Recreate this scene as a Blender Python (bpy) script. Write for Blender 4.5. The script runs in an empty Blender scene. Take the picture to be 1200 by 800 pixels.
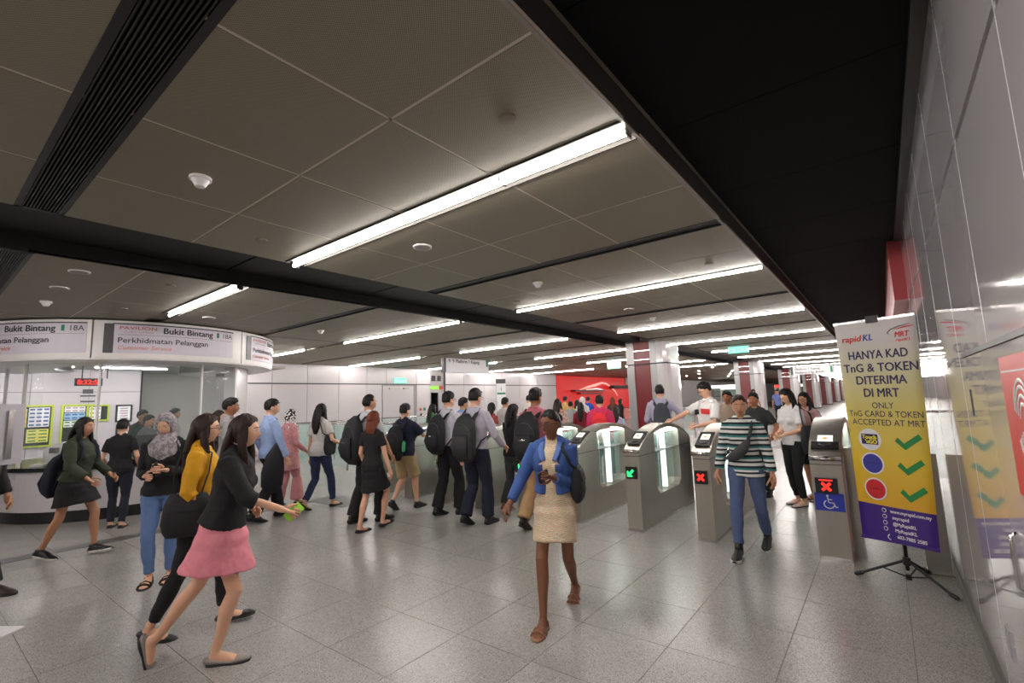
import bpy, math, random
import numpy as np
from mathutils import Matrix, Vector
random.seed(7); rng = np.random.RandomState(5)
S = bpy.context.scene; COL = S.collection; PI = math.pi
# ------------------------------------------------------------------ camera, world, exposure
EYE = 1.55; FPX = 555.3; CZ = 3.02
def _rot(rx, ry, rz):
    cx, sx, cy, sy, cz, sz = math.cos(rx), math.sin(rx), math.cos(ry), math.sin(ry), math.cos(rz), math.sin(rz)
    return np.array([[cz,-sz,0],[sz,cz,0],[0,0,1.]]) @ np.array([[1,0,0],[0,cx,-sx],[0,sx,cx]]) @ np.array([[cy,0,sy],[0,1,0],[-sy,0,cy]])
RM = _rot(.126146, .0365257, .658456)
cd = bpy.data.cameras.new('camera'); cam = bpy.data.objects.new('camera', cd); COL.objects.link(cam)
cd.sensor_width = 36; cd.lens = FPX/1200*36; cd.clip_start = .05; cd.clip_end = 300
M = Matrix.Identity(4)
for i in range(3):
    M[i][0] = RM[i,0]; M[i][1] = RM[i,2]; M[i][2] = -RM[i,1]
M[2][3] = EYE
cam.matrix_world = M; S.camera = cam
w = bpy.data.worlds.new('world'); S.world = w; w.use_nodes = True
w.node_tree.nodes['Background'].inputs[0].default_value = (.9,.92,1,1)
w.node_tree.nodes['Background'].inputs[1].default_value = .25
S.view_settings.view_transform = 'Standard'; S.view_settings.look = 'None'; S.view_settings.gamma = 1
S.view_settings.use_curve_mapping = False
S.view_settings.exposure = 1.28
LAMP = 44.0
# measuring helpers: where the sight line of a photo pixel meets a known plane
def ray(x, y): return RM @ np.array([(x-600)/FPX, 1, (400-y)/FPX])
def at_z(x, y, z): d = ray(x, y); t = (z-EYE)/d[2]; return d*t + np.array([0,0,EYE])
def at_x(x, y, X): d = ray(x, y); return d*(X/d[0]) + np.array([0,0,EYE])
def at_y(x, y, Y): d = ray(x, y); return d*(Y/d[1]) + np.array([0,0,EYE])
# ------------------------------------------------------------------ materials
def s2l(c): return tuple(((v/255+.055)/1.055)**2.4 if v/255 > .04045 else v/255/12.92 for v in c)
def mat(name, rgb, rough=.6, metal=0, emit=None, es=0, bump=0, bscale=40, var=0, vscale=8, coat=0, trans=0, alpha=1, stretch=None, sss=0, spec=None):
    m = bpy.data.materials.new(name); m.use_nodes = True; nt = m.node_tree; N = nt.nodes; L = nt.links
    b = N['Principled BSDF']; c = (*s2l(rgb), 1)
    b.inputs['Base Color'].default_value = c; b.inputs['Roughness'].default_value = rough; b.inputs['Metallic'].default_value = metal
    b.inputs['Coat Weight'].default_value = coat
    if spec is not None: b.inputs['Specular IOR Level'].default_value = spec
    b.inputs['Coat Roughness'].default_value = .05
    if trans: b.inputs['Transmission Weight'].default_value = trans
    if alpha < 1: b.inputs['Alpha'].default_value = alpha
    if sss: b.inputs['Subsurface Weight'].default_value = sss; b.inputs['Subsurface Radius'].default_value = (.02,.008,.004)
    if es: b.inputs['Emission Color'].default_value = (*s2l(emit or rgb), 1); b.inputs['Emission Strength'].default_value = es
    tc = N.new('ShaderNodeTexCoord'); mp = N.new('ShaderNodeMapping'); L.new(tc.outputs['Object'], mp.inputs[0])
    if stretch: mp.inputs['Scale'].default_value = stretch
    if var:
        n = N.new('ShaderNodeTexNoise'); n.inputs['Scale'].default_value = vscale; n.inputs['Detail'].default_value = 5
        L.new(mp.outputs[0], n.inputs['Vector'])
        mx = N.new('ShaderNodeMix'); mx.data_type = 'RGBA'; mx.inputs[6].default_value = tuple(min(1, v*(1-var)) for v in c[:3])+(1,); mx.inputs[7].default_value = tuple(min(1, v*(1+var)) for v in c[:3])+(1,)
        L.new(n.outputs[0], mx.inputs[0]); L.new(mx.outputs[2], b.inputs['Base Color'])
    if bump:
        n = N.new('ShaderNodeTexNoise'); n.inputs['Scale'].default_value = bscale; n.inputs['Detail'].default_value = 4
        L.new(mp.outputs[0], n.inputs['Vector'])
        bp = N.new('ShaderNodeBump'); bp.inputs['Strength'].default_value = bump; bp.inputs['Distance'].default_value = .01
        L.new(n.outputs[0], bp.inputs['Height']); L.new(bp.outputs[0], b.inputs['Normal'])
    return m
def ramp_mat(name, build, rough=.7):
    m = bpy.data.materials.new(name); m.use_nodes = True; nt = m.node_tree
    b = nt.nodes['Principled BSDF']; b.inputs['Roughness'].default_value = rough
    tc = nt.nodes.new('ShaderNodeTexCoord'); build(nt, tc, b); return m
def cr(nt, stops, interp='CONSTANT'):
    r = nt.nodes.new('ShaderNodeValToRGB'); r.color_ramp.interpolation = interp; e = r.color_ramp.elements
    while len(e) < len(stops): e.new(.5)
    for el, (p, c) in zip(e, stops): el.position = p; el.color = (*s2l(c), 1)
    return r
def cloth(name, rgb, rough=.85): return mat(name, rgb, rough, bump=.35, bscale=14, var=.12, vscale=30)
def floor_build(nt, tc, b):
    N = nt.nodes; L = nt.links; oi = N.new('ShaderNodeObjectInfo')
    vo = N.new('ShaderNodeTexVoronoi'); vo.inputs['Scale'].default_value = 240
    geo = N.new('ShaderNodeNewGeometry'); L.new(geo.outputs['Position'], vo.inputs['Vector'])
    r = cr(nt, [(0,(126,122,119)),(.3,(156,153,150)),(.6,(168,165,162)),(.86,(190,187,184))]); L.new(vo.outputs['Color'], r.inputs[0])
    n = N.new('ShaderNodeTexNoise'); n.inputs['Scale'].default_value = 1.4; L.new(geo.outputs['Position'], n.inputs['Vector'])
    ad = N.new('ShaderNodeMath'); ad.operation = 'ADD'; L.new(n.outputs[0], ad.inputs[0]); L.new(oi.outputs['Random'], ad.inputs[1])
    mr = N.new('ShaderNodeMapRange'); mr.inputs[1].default_value = 0; mr.inputs[2].default_value = 2; mr.inputs[3].default_value = .86; mr.inputs[4].default_value = 1.05
    L.new(ad.outputs[0], mr.inputs[0])
    mx = N.new('ShaderNodeMix'); mx.data_type = 'RGBA'; mx.blend_type = 'MULTIPLY'; mx.inputs[0].default_value = 1
    L.new(r.outputs[0], mx.inputs[6]); L.new(mr.outputs[0], mx.inputs[7]); L.new(mx.outputs[2], b.inputs['Base Color'])
    b.inputs['Roughness'].default_value = .27
MFLOOR = ramp_mat('terrazzo', floor_build)
def perf_build(nt, tc, b):
    N = nt.nodes; L = nt.links
    sp = N.new('ShaderNodeSeparateXYZ'); L.new(tc.outputs['Object'], sp.inputs[0]); vals = []
    for ax in (0, 1):
        mu = N.new('ShaderNodeMath'); mu.operation = 'MULTIPLY'; mu.inputs[1].default_value = 2*PI/.0115; L.new(sp.outputs[ax], mu.inputs[0])
        si = N.new('ShaderNodeMath'); si.operation = 'SINE'; L.new(mu.outputs[0], si.inputs[0]); vals.append(si)
    a = N.new('ShaderNodeMath'); a.operation = 'MULTIPLY'; L.new(vals[0].outputs[0], a.inputs[0]); L.new(vals[1].outputs[0], a.inputs[1])
    r = cr(nt, [(0,(150,142,124)),(.42,(98,92,79))], 'LINEAR'); L.new(a.outputs[0], r.inputs[0]); L.new(r.outputs[0], b.inputs['Base Color'])
    b.inputs['Metallic'].default_value = .25
MCEIL = ramp_mat('perforated_metal', perf_build, .5)
MFRAME = mat('ceiling_frame', (128,118,104), .5)
MBLK = mat('black_panel', (15,15,15), .55, var=.2, vscale=3)
MBLK2 = mat('black_trim', (30,30,31), .5)
MSLOT = mat('slot_grey', (48,50,52), .5)
MWALL = mat('white_glass_panel', (205,200,203), .06, coat=.5)
MWALLB = mat('white_panel', (198,193,196), .22)
MJOINT = mat('joint_grey', (70,68,68), .6)
MLJ = mat('light_joint', (235,235,240), .3)
MSTEEL = mat('brushed_steel', (172,167,158), .32, .85, bump=.12, bscale=60, stretch=(1,1,.04), var=.08, vscale=20)
MCHROME = mat('chrome', (200,198,196), .15, 1)
MPINKM = mat('rose_trim', (150,105,100), .35, .5)
MDARK = mat('dark_plastic', (20,21,24), .35)
MSCR = mat('screen_lit', (215,220,205), .4, es=.9)
MGREEN = mat('green_led', (40,255,120), .4, es=.8)
MRED = mat('red_led', (255,40,30), .4, es=.8)
MLAMP = mat('lamp_diffuser', (255,250,255), .4, emit=(255,248,242), es=LAMP)
MLAMPB = mat('lamp_diffuser_small', (255,250,255), .4, emit=(255,250,250), es=34)
MREFL = mat('lamp_reflector', (40,37,33), .7)
MWHITE = mat('white_paint', (225,222,222), .35)
MOFFW = mat('sign_face', (205,198,210), .4)
MFASC = mat('fascia_white', (222,218,216), .3)
MSIGNDK = mat('sign_dark', (72,70,74), .4)
MTXT = mat('lettering_dark', (38,38,46), .5)
MTXTR = mat('lettering_red', (190,50,45), .5)
MTXTO = mat('lettering_orange', (210,110,80), .5)
MTXTG = mat('lettering_grey', (170,140,150), .5)
MGRNS = mat('sign_green', (30,130,90), .5)
MEXIT = mat('exit_sign_face', (95,190,165), .4, es=.8)
MREDC = mat('column_red', (118,22,30), .3)
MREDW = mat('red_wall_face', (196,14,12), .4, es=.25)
MREDS = mat('red_sticker', (214,50,48), .4)
def glass_mat(name, tint, a):
    m = mat(name, tint, .03, alpha=a, spec=.6); return m
MGLASS = glass_mat('clear_glass', (205,228,224), .07)
MGLASSG = glass_mat('green_glass', (178,215,207), .24)
MLITG = mat('gate_lit_panel', (225,240,232), .25, es=.55)
MPOSTER = mat('poster_white', (228,230,232), .5)
MLIME = mat('lime_frame', (190,210,40), .5)
MBLUE = mat('blue_sign', (45,60,175), .5)
MGREY = mat('totem_grey', (175,172,178), .35)
# ------------------------------------------------------------------ mesh helpers
def mk(name, V, F, m, parent=None, smooth=False, mi=None):
    me = bpy.data.meshes.new(name); me.from_pydata([tuple(map(float, v)) for v in V], [], [tuple(f) for f in F])
    for x in (m if isinstance(m, (list, tuple)) else [m]): me.materials.append(x)
    if smooth: me.polygons.foreach_set('use_smooth', [True]*len(me.polygons))
    if mi is not None: me.polygons.foreach_set('material_index', mi)
    me.update()
    o = bpy.data.objects.new(name, me); COL.objects.link(o)
    if parent: o.parent = parent
    return o
def inst(src, parent, loc=(0,0,0), rz=0, sc=None):
    o = src.copy(); COL.objects.link(o); o.parent = parent; o.location = loc; o.rotation_euler = (0,0,rz)
    if sc: o.scale = sc
    return o
def empty(name, loc=(0,0,0), rz=0):
    o = bpy.data.objects.new(name, None); COL.objects.link(o); o.location = tuple(map(float, loc)); o.rotation_euler = (0,0,rz); o.empty_display_size = .1; return o
def tag(o, label=None, cat=None, group=None, kind=None):
    if label: o['label'] = label
    if cat: o['category'] = cat
    if group: o['group'] = group
    if kind: o['kind'] = kind
    return o
class A:
    def __init__(s): s.V = []; s.F = []
    def add(s, V, F):
        n = len(s.V); s.V += [np.asarray(v, float) for v in V]; s.F += [tuple(i+n for i in f) for f in F]; return s
    def box(s, x0, x1, y0, y1, z0, z1, ch=0):
        if ch:
            c = ch
            r = [(x0+c,y0),(x1-c,y0),(x1,y0+c),(x1,y1-c),(x1-c,y1),(x0+c,y1),(x0,y1-c),(x0,y0+c)]
            return s.prism(r, z0, z1)
        V = [(x,y,z) for z in (z0,z1) for y in (y0,y1) for x in (x0,x1)]
        return s.add(V, [(0,2,3,1),(4,5,7,6),(0,1,5,4),(2,6,7,3),(0,4,6,2),(1,3,7,5)])
    def prism(s, poly, z0, z1, axis='z'):
        n = len(poly)
        def P(a, b, c): return (a,b,c) if axis == 'z' else ((c,a,b) if axis == 'x' else (a,c,b))
        V = [P(a,b,z0) for a,b in poly]+[P(a,b,z1) for a,b in poly]
        F = [tuple(range(n))[::-1], tuple(range(n,2*n))]+[(i,(i+1)%n,n+(i+1)%n,n+i) for i in range(n)]
        if axis == 'y': F = [f[::-1] for f in F]
        return s.add(V, F)
    def cyl(s, c, r, z0, z1, n=20, r2=None):
        r2 = r if r2 is None else r2
        V = [(c[0]+r*math.cos(2*PI*i/n), c[1]+r*math.sin(2*PI*i/n), z0) for i in range(n)]+[(c[0]+r2*math.cos(2*PI*i/n), c[1]+r2*math.sin(2*PI*i/n), z1) for i in range(n)]
        return s.add(V, [tuple(range(n))[::-1], tuple(range(n,2*n))]+[(i,(i+1)%n,n+(i+1)%n,n+i) for i in range(n)])
    def tube(s, P, Rr, n=14, ref=(0,1,0), rnd=True, ex=2.0):
        P = [np.asarray(p, float) for p in P]; R2 = [(r,r) if np.isscalar(r) else r for r in Rr]; rings = []
        T = []
        for i in range(len(P)):
            t = P[min(i+1,len(P)-1)]-P[max(i-1,0)]; T.append(t/(np.linalg.norm(t)+1e-9))
        ref = np.asarray(ref, float)
        def ring(p, t, ra, rb):
            a = np.cross(ref, t); l = np.linalg.norm(a)
            a = np.cross((0.13,.02,1), t) if l < .05 else a
            a = a/np.linalg.norm(a); b = np.cross(t, a); out = []
            for k in range(n):
                th = 2*PI*k/n; c, sn = math.cos(th), math.sin(th)
                if ex != 2: c = math.copysign(abs(c)**(2/ex), c); sn = math.copysign(abs(sn)**(2/ex), sn)
                out.append(p+a*c*ra+b*sn*rb)
            return out
        if rnd: m0 = min(R2[0]); rings += [ring(P[0]-T[0]*m0*.75, T[0], R2[0][0]-m0*.45, R2[0][1]-m0*.45)]
        for p, t, r in zip(P, T, R2): rings.append(ring(p, t, *r))
        if rnd: m1 = min(R2[-1]); rings += [ring(P[-1]+T[-1]*m1*.75, T[-1], R2[-1][0]-m1*.45, R2[-1][1]-m1*.45)]
        V = [v for r in rings for v in r]; F = [tuple(range(n))[::-1], tuple(range(len(V)-n, len(V)))]
        for i in range(len(rings)-1):
            for k in range(n): F.append((i*n+k, i*n+(k+1)%n, (i+1)*n+(k+1)%n, (i+1)*n+k))
        return s.add(V, F)
    def ell(s, c, r, n=12, m=8, R=None):
        c = np.asarray(c, float); V = []; R = np.eye(3) if R is None else R
        for i in range(1, m):
            t = PI*i/m-PI/2
            for k in range(n):
                p = 2*PI*k/n; V.append(c+R@np.array([r[0]*math.cos(t)*math.cos(p), r[1]*math.cos(t)*math.sin(p), r[2]*math.sin(t)]))
        V += [c-R@np.array([0,0,r[2]]), c+R@np.array([0,0,r[2]])]; B = len(V)-2; F = []
        for i in range(m-2):
            for k in range(n): F.append((i*n+k, i*n+(k+1)%n, (i+1)*n+(k+1)%n, (i+1)*n+k))
        for k in range(n): F.append((B, (k+1)%n, k)); F.append((B+1, (m-2)*n+k, (m-2)*n+(k+1)%n))
        return s.add(V, F)
    def arc(s, c, r0, r1, a0, a1, z0, z1, step=3):
        n = max(2, int(abs(a1-a0)/step)+1); V = []; F = []
        for i in range(n):
            a = math.radians(a0+(a1-a0)*i/(n-1)); ca, sa = math.cos(a), math.sin(a)
            V += [(c[0]+r0*ca,c[1]+r0*sa,z0),(c[0]+r1*ca,c[1]+r1*sa,z0),(c[0]+r1*ca,c[1]+r1*sa,z1),(c[0]+r0*ca,c[1]+r0*sa,z1)]
        for i in range(n-1):
            b = i*4
            for k in range(4): F.append((b+k, b+4+k, b+4+(k+1)%4, b+(k+1)%4)[::-1])
        F += [(0,1,2,3),(4*n-1,4*n-2,4*n-3,4*n-4)]
        return s.add(V, F)
    def o(s, name, m, parent=None, smooth=False, org=None, sc=1):
        V = np.array(s.V)*sc
        if org is not None: V = V-np.asarray(org)
        return mk(name, V, s.F, m, parent, smooth)
_font = {}
def text(name, st, size, m, parent, align='LEFT', bold=0, shear=0, ext=.0008, warp=None, width=None):
    """lettering as flat geometry in its own x/z plane (x right, z up), facing -y"""
    cu = bpy.data.curves.new(name, 'FONT'); cu.body = st; cu.size = size; cu.align_x = align; cu.shear = shear; cu.extrude = ext; cu.resolution_u = 3
    t = bpy.data.objects.new('t', cu); COL.objects.link(t); bpy.context.view_layer.update()
    me = bpy.data.meshes.new_from_object(t); bpy.data.objects.remove(t)
    n = len(me.vertices); co = np.empty(n*3); me.vertices.foreach_get('co', co); co = co.reshape(-1,3)
    if width and n: co[:,0] *= width/max(1e-6, co[:,0].max()-min(0, co[:,0].min()))
    co = np.stack([co[:,0], -co[:,2], co[:,1]], 1)
    if bold and n:
        offs = [(0,0),(bold,0),(-bold,0),(0,bold*.7),(0,-bold*.7)]; pf = [tuple(p.vertices) for p in me.polygons]
        co = np.concatenate([co+np.array([a,-.0001*i,b]) for i, (a,b) in enumerate(offs)]); bpy.data.meshes.remove(me); me = bpy.data.meshes.new(name)
        me.from_pydata(co.tolist(), [], [tuple(v+n*i for v in f) for i in range(len(offs)) for f in pf])
    if warp: co = warp(co)
    me.vertices.foreach_set('co', co.ravel()); me.materials.clear(); me.materials.append(m); me.update()
    o = bpy.data.objects.new(name, me); COL.objects.link(o); o.parent = parent
    return o
def struct(o): o['kind'] = 'structure'; return o
# ------------------------------------------------------------------ floor
flo = struct(A().box(-32,3,-9,98,-.2,-.004).o('floor', mat('grout', (76,73,70), .6)))
TS = .606; tile = A().box(.0018,TS-.0018,.0018,TS-.0018,-.0038,0).o('tile', MFLOOR, flo); tile.location = (-.02-TS, 3.06, 0)
cells = []
for i in range(-46, 1):
    for j in range(-12, 70):
        x, y = -.02+TS*i, 3.06+TS*j; cx, cy = x+TS/2, y+TS/2
        if (i, j) == (-1, 0): continue
        c = RM.T@np.array([cx,cy,-EYE]); vis = c[1] > .3 and abs(c[0]/c[1]) < 1.25 and -c[2]/c[1] < .9
        cells.append((0 if vis else 1, math.hypot(cx, cy), x, y))
cells.sort(); rest = A()
for k, (v, d, x, y) in enumerate(cells):
    if k < 298: inst(tile, flo, (x, y, 0))
    elif y < 40 or x > -14: rest.box(x+.0018, x+TS-.0018, y+.0018, y+TS-.0018, -.0038, 0)
rest.box(-32,1,46,98,-.0038,0)
rf = rest.o('tile', MFLOOR, flo); rf['kind'] = 'stuff'
MSTRIP = mat('drain_strip', (84,82,80), .4, var=.1)
st = A().box(-8.0,-7.76,-2,4.4,0,.004).box(-7.95,-6.9,4.4,4.95,0,.004).o('trim_1', MSTRIP); struct(st)
# ------------------------------------------------------------------ ceiling
cei = struct(A().box(-32,-9,-9,98,CZ+.03,CZ+.2).box(-9,-5.85,-9,98,CZ+.03,CZ+.2).box(-4.6,-.95,-9,98,CZ+.03,CZ+.26).box(-5.85,-4.6,-9,98,CZ+.17,CZ+.3).box(-.95,3,-9,98,CZ+.18,CZ+.45).o('ceiling', MFRAME))
L0 = 2.37; LP = 3.73
def pan(name, w, d, m, th=.03): return A().box(-w/2+.0095, w/2-.0095, -d/2+.0095, d/2-.0095, 0, th).o(name, m, cei)
items = []
for x0, x1, n in ((-4.6,-.95,4), (-9.55,-5.85,4), (-15.1,-9.6,6)):
    W = (x1-x0)/n
    for k in range(-2, 15):
        L = L0+LP*k
        for a, b in ((-1.775,-.92),(-.92,-.11),(.11,.92),(.92,1.775)):
            for i in range(n): items.append((math.hypot(x0+W*(i+.5), L+(a+b)/2), x0+W*(i+.5), L+(a+b)/2, W, b-a))
items.sort(); protos = {}; restc = A()
for k, (d, x, y, W, D) in enumerate(items):
    c = RM.T@np.array([x,y,CZ-EYE])
    if k < 265 and c[1] > -.5:
        key = (round(W,3), round(D,3))
        if key not in protos: protos[key] = pan('ceiling_panel', W, D, MCEIL); protos[key].location = (x,y,CZ)
        else: inst(protos[key], cei, (x,y,CZ))
    else: restc.box(x-W/2+.005, x+W/2-.005, y-D/2+.005, y+D/2-.005, CZ, CZ+.03)
restc.box(-4.6,-.95,56.6,98,CZ+.01,CZ+.03).box(-32,-15.1,-9,98,CZ,CZ+.03).box(-15.1,-5.85,56.5,98,CZ,CZ+.03)
for k in range(-2, 15):
    L = L0+LP*k
    restc.box(-9.0,-9.0,L,L,CZ,CZ)
ro = restc.o('ceiling_panel', MCEIL, cei); ro['kind'] = 'stuff'
gb = A()
for x0, x1, n in ((-4.6,-.95,4), (-9.55,-5.85,4), (-15.1,-9.6,6)):
    for i in range(n+1):
        for k in range(-2, 15):
            for a, b in ((-1.775,-.11),(.11,1.775)): gb.box(x0+(x1-x0)*i/n-.01, x0+(x1-x0)*i/n+.01, L0+LP*k+a, L0+LP*k+b, CZ+.002, CZ+.02)
    for k in range(-2, 15):
        for q in (-.92, .92): gb.box(x0, x1, L0+LP*k+q-.01, L0+LP*k+q+.01, CZ+.002, CZ+.02)
gbo = gb.o('grid_bar', mat('grid_bar_metal', (200,188,172), .5), cei); gbo['kind'] = 'stuff'
bp = A().box(-.615,.615,-.92,.92,0,.02).o('black_panel', MBLK, cei); bp.location = (-5.225,-.6,CZ+.15)
for k in range(1, 16): inst(bp, cei, (-5.225, -.6+1.865*k, CZ+.15))
A().box(-5.845,-4.605,28.3,98,CZ+.15,CZ+.17).box(-5.85,-5.84,-9,98,CZ,CZ+.2).box(-4.61,-4.6,-9,98,CZ,CZ+.2).o('recess_lining', MBLK, cei)
bq = A().box(-.6,.6,-.597,.597,0,.02).o('soffit_panel', mat('soffit_black',(9,9,9),.8,spec=.15), cei); bq.location = (-.31,1.0,CZ+.155)
for k in range(-3, 26):
    if k: inst(bq, cei, (-.31, 1.0+1.2*k, CZ+.155))
A().box(-.955,-.945,-9,98,CZ-.0,CZ+.18).o('soffit_edge', mat('soffit_edge_grey', (50,47,44), .5), cei)
A().box(-.965,-.943,-9,98,CZ-.003,CZ+.012).o('edge_bead', mat('bead', (140,132,124), .4), cei)
A().box(.26,.34,-9,6.6,CZ+.12,CZ+.18).o('wall_head', MBLK2, cei)
# dark linear slots between the panel rows
for k in range(0, 12):
    y = L0+LP*(k+.5)
    for (x0, x1) in ((-4.6,-.95),(-8.9,-5.85)):
        if x0 < -6 and k > 3: continue
        s_ = A().box(x0,x1,y-.085,y+.085,CZ+.015,CZ+.035).box(x0,x1,y-.085,y-.075,CZ-.004,CZ+.02).box(x0,x1,y+.075,y+.085,CZ-.004,CZ+.02)
        s_.o('slot_diffuser', MSLOT if x0 > -5 or k == 0 else MBLK2, cei)
A().box(-9.6,-9.55,4,56,CZ-.002,CZ+.02).box(-15.1,-5.85,28.2,28.35,CZ-.003,CZ+.02).o('slot_diffuser', MBLK2, cei)
# air grilles with slats
def grille(x0, x1, y0, y1, label):
    g = empty('air_grille', ((x0+x1)/2, (y0+y1)/2, CZ)); tag(g, label, 'air grille')
    w = (x1-x0)/2; d = (y1-y0)/2
    f = A().box(-w,w,-d,-d+.035,-.004,.03).box(-w,w,d-.035,d,-.004,.03).box(-w,-w+.03,-d,d,-.004,.03).box(w-.03,w,-d,d,-.004,.03).o('frame', mat('grille_frame', (44,44,46), .45, .4), g)
    A().box(-w,w,-d,d,.028,.032).o('back_plate', mat('grille_dark', (8,8,9), .8), g)
    n = 11; sl = A().box(-w+.03,w-.03,-.0035,.0035,.0,.024).o('slat', mat('grille_slat', (52,50,48), .4, .5), g)
    for i in range(n):
        y = -d+.035+(2*d-.07)*(i+.5)/n
        if i == 0: sl.location = (0,y,0)
        else: inst(sl, g, (0,y,0))
grille(-4.6,-.97,.375,.635,'long black slatted air grille in the near ceiling, running out of the top edge')
grille(-9.0,-5.86,.375,.635,'slatted air grille beyond the black recess, at the far left edge')
# ------------------------------------------------------------------ ceiling lights
def lamp(x0, x1, y, label, group=None, m=MLAMP):
    c = empty('ceiling_light', ((x0+x1)/2, y, CZ)); tag(c, label, 'ceiling light', group); w = (x1-x0)/2
    A().box(-w,w,-.11,-.1,-.006,.03).box(-w,w,.1,.11,-.006,.03).box(-w,w,-.1,.1,.02,.03).o('trough', MREFL, c)
    A().tube([(-w+.01,0,-.012),(w-.01,0,-.012)], [(.02,.016)]*2, n=10, ref=(0,0,1), rnd=False).o('diffuser', m, c, True)
    A().box(-w,-w+.01,-.034,.034,-.04,.02).box(w-.01,w,-.034,.034,-.04,.02).o('end_cap', MCHROME, c)
    for f in (-.5, 0, .5): A().box(w*f-.006,w*f+.006,-.036,.036,-.03,-.02).box(w*f-.006,w*f+.006,-.036,-.03,-.03,.02).box(w*f-.006,w*f+.006,.03,.036,-.03,.02).o('clip', MCHROME, c)
ords = ['nearest','second','third','fourth','fifth','sixth','seventh','eighth']
for k in range(-2, 24):
    lab = ('long linear ceiling light beside the soffit, %s row from the camera' % ords[k]) if 0 <= k < 8 else 'distant linear ceiling light in the far rows above the columns' if k > 7 else 'linear ceiling light behind the camera, %s row back' % ords[-k]
    lamp(-4.58,-.96,L0+LP*k, lab, 'linear lights beside the soffit')
lamp(-8.2,-5.87,L0,'short linear ceiling light just above the customer service fascia','linear lights left of the black recess')
for k in range(1, 7): lamp(-9.5,-5.87,L0+LP*k,'linear ceiling light on the booth side of the black recess, %s row' % ords[k],'linear lights left of the black recess')
for k in range(1, 6): lamp(-15.0,-11.2,L0+LP*k,'linear ceiling light near the white back wall, %s row' % ords[k],'linear lights by the back wall')
for k in (-2,-1): lamp(-9.5,-5.87,L0+LP*k,'linear ceiling light behind the camera on the booth side, %s row back' % ords[-k],'linear lights left of the black recess')
def disc(px_, py_, kind, label):
    p = at_z(px_, py_, CZ)
    if kind == 'smoke':
        e = empty('smoke_detector', p); tag(e, label, 'smoke detector')
        A().cyl((0,0),.062,-.018,0,20).o('base', MWHITE, e, False); A().cyl((0,0),.028,-.062,-.018,16,.052).o('sensor', MWHITE, e)
    elif kind == 'speaker':
        e = empty('ceiling_speaker', p); tag(e, label, 'speaker')
        A().cyl((0,0),.088,-.008,0,28).o('rim', MWHITE, e); A().cyl((0,0),.072,-.011,-.007,24).o('speaker_mesh', mat('mesh_grey',(150,146,140),.6), e)
    else: e = A().cyl((0,0),.045,-.012,0,20).o('sprinkler_cover', MFRAME); e.location = tuple(p); tag(e, label, 'sprinkler')
disc(235,208,'smoke','white smoke detector nearest the camera, between the grille and the first light')
disc(54,353,'smoke','small white smoke detector above the left end of the booth')
disc(630,331,'smoke','white smoke detector between the first and second light rows'); disc(376,387,'smoke','white smoke detector beyond the booth, near its right end'); disc(765,372,'smoke','small smoke detector between the second and third light rows')
disc(495,289,'speaker','round ceiling speaker beside the nearest long light'); disc(93,318,'speaker','round ceiling speaker above the booth, the nearer of two'); disc(70,337,'speaker','round ceiling speaker above the booth, the further of two'); disc(245,372,'speaker','round ceiling speaker just right of the short light over the booth'); disc(737,362,'speaker','flat round ceiling speaker behind the second light row')
disc(594,138,'x','flat round cover in the near ceiling left of the black soffit'); disc(307,281,'x','small round cover by the near edge of the black recess'); disc(200,334,'x','small round cover left of the short light over the booth'); disc(145,361,'x','small round cover close above the booth fascia'); disc(606,353,'x','small round cover at the left end of the second light'); disc(831,309,'x','small round cover above the right end of the second light')
# ------------------------------------------------------------------ right wall of glossy panels
wr = struct(A().box(.34,.5,-9,98,0,CZ+.33).o('wall_right', MJOINT))
def wpanels(par, y0, dy, n, z0, z1, x0, x1, m, name='wall_panel'):
    p = A().box(x0,x1,.003,dy-.003,z0,z1).o(name, m, par); p.location = (0,y0,0)
    for k in range(1, n): inst(p, par, (0,y0+dy*k,0))
wpanels(wr, -1.74, .84, 10, .12, 2.475, .32, .34, MWALL); wpanels(wr, -1.74, .84, 10, 2.505, CZ+.3, .32, .34, MWALL)
for k in range(11): A().box(.3195,.324,-1.74+.84*k-.0035,-1.74+.84*k+.0035,.12,CZ+.3).o('joint_bead', MLJ, wr)
struct(A().box(.3,.34,-9,98,0,.12).o('baseboard_right', mat('skirting', (112,112,108), .4, .3)))
wpanels(wr, 6.66, 1.2, 40, .12, 2.475, .325, .34, MWALL)
A().box(.2,.34,6.66,98,2.5,CZ+.33).o('upper_band', mat('red_band', (170,62,68), .4), wr)
# hose cabinet set in the wall
hc = empty('hose_cabinet', (.318,1.5,0)); tag(hc,'white flush cabinet door in the right wall with a red sign and steel handle','cabinet')
A().box(-.006,.0,.0,1.5,.14,1.675).o('door', MWALL, hc)
A().box(-.0065,.0,.3,1.64,1.68,1.7).o('top_groove', MBLK2, hc)
d_ = A()
for z in (.43,.49): d_.box(-.014,-.006,1.44,1.53,z-.028,z+.026)
d_.o('hinge', mat('hinge_silver',(205,205,210),.3,.6), hc)
A().tube([(-.006,.93,1.03),(-.02,.93,1.02),(-.022,.93,.94),(-.02,.93,.85),(-.006,.93,.84)],[.008]*5,n=10).o('handle', MCHROME, hc, True)
A().box(-.009,-.003,1.5,1.515,1.41,1.53).o('slot', MBLK2, hc)
sg = empty('hose_sign', (.309,1.72,1.2)); tag(sg,'red rectangular hose reel sticker with white coil on the right wall','sign')
A().box(-.001,.001,0,.5,0,.435).o('sheet', MREDS, sg)
A().box(-.002,0,.02,.485,.385,.39).o('rule', MWHITE, sg)
c_ = A()
for r in (.06,.085,.11,.13):
    P = [(-.002,.25+r*.9*math.cos(t),.23+r*math.sin(t)) for t in np.linspace(.3,2*PI-.4,26)]
    c_.tube(P,[(.0055,.001)]*26,n=6,ref=(1,0,0))
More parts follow.
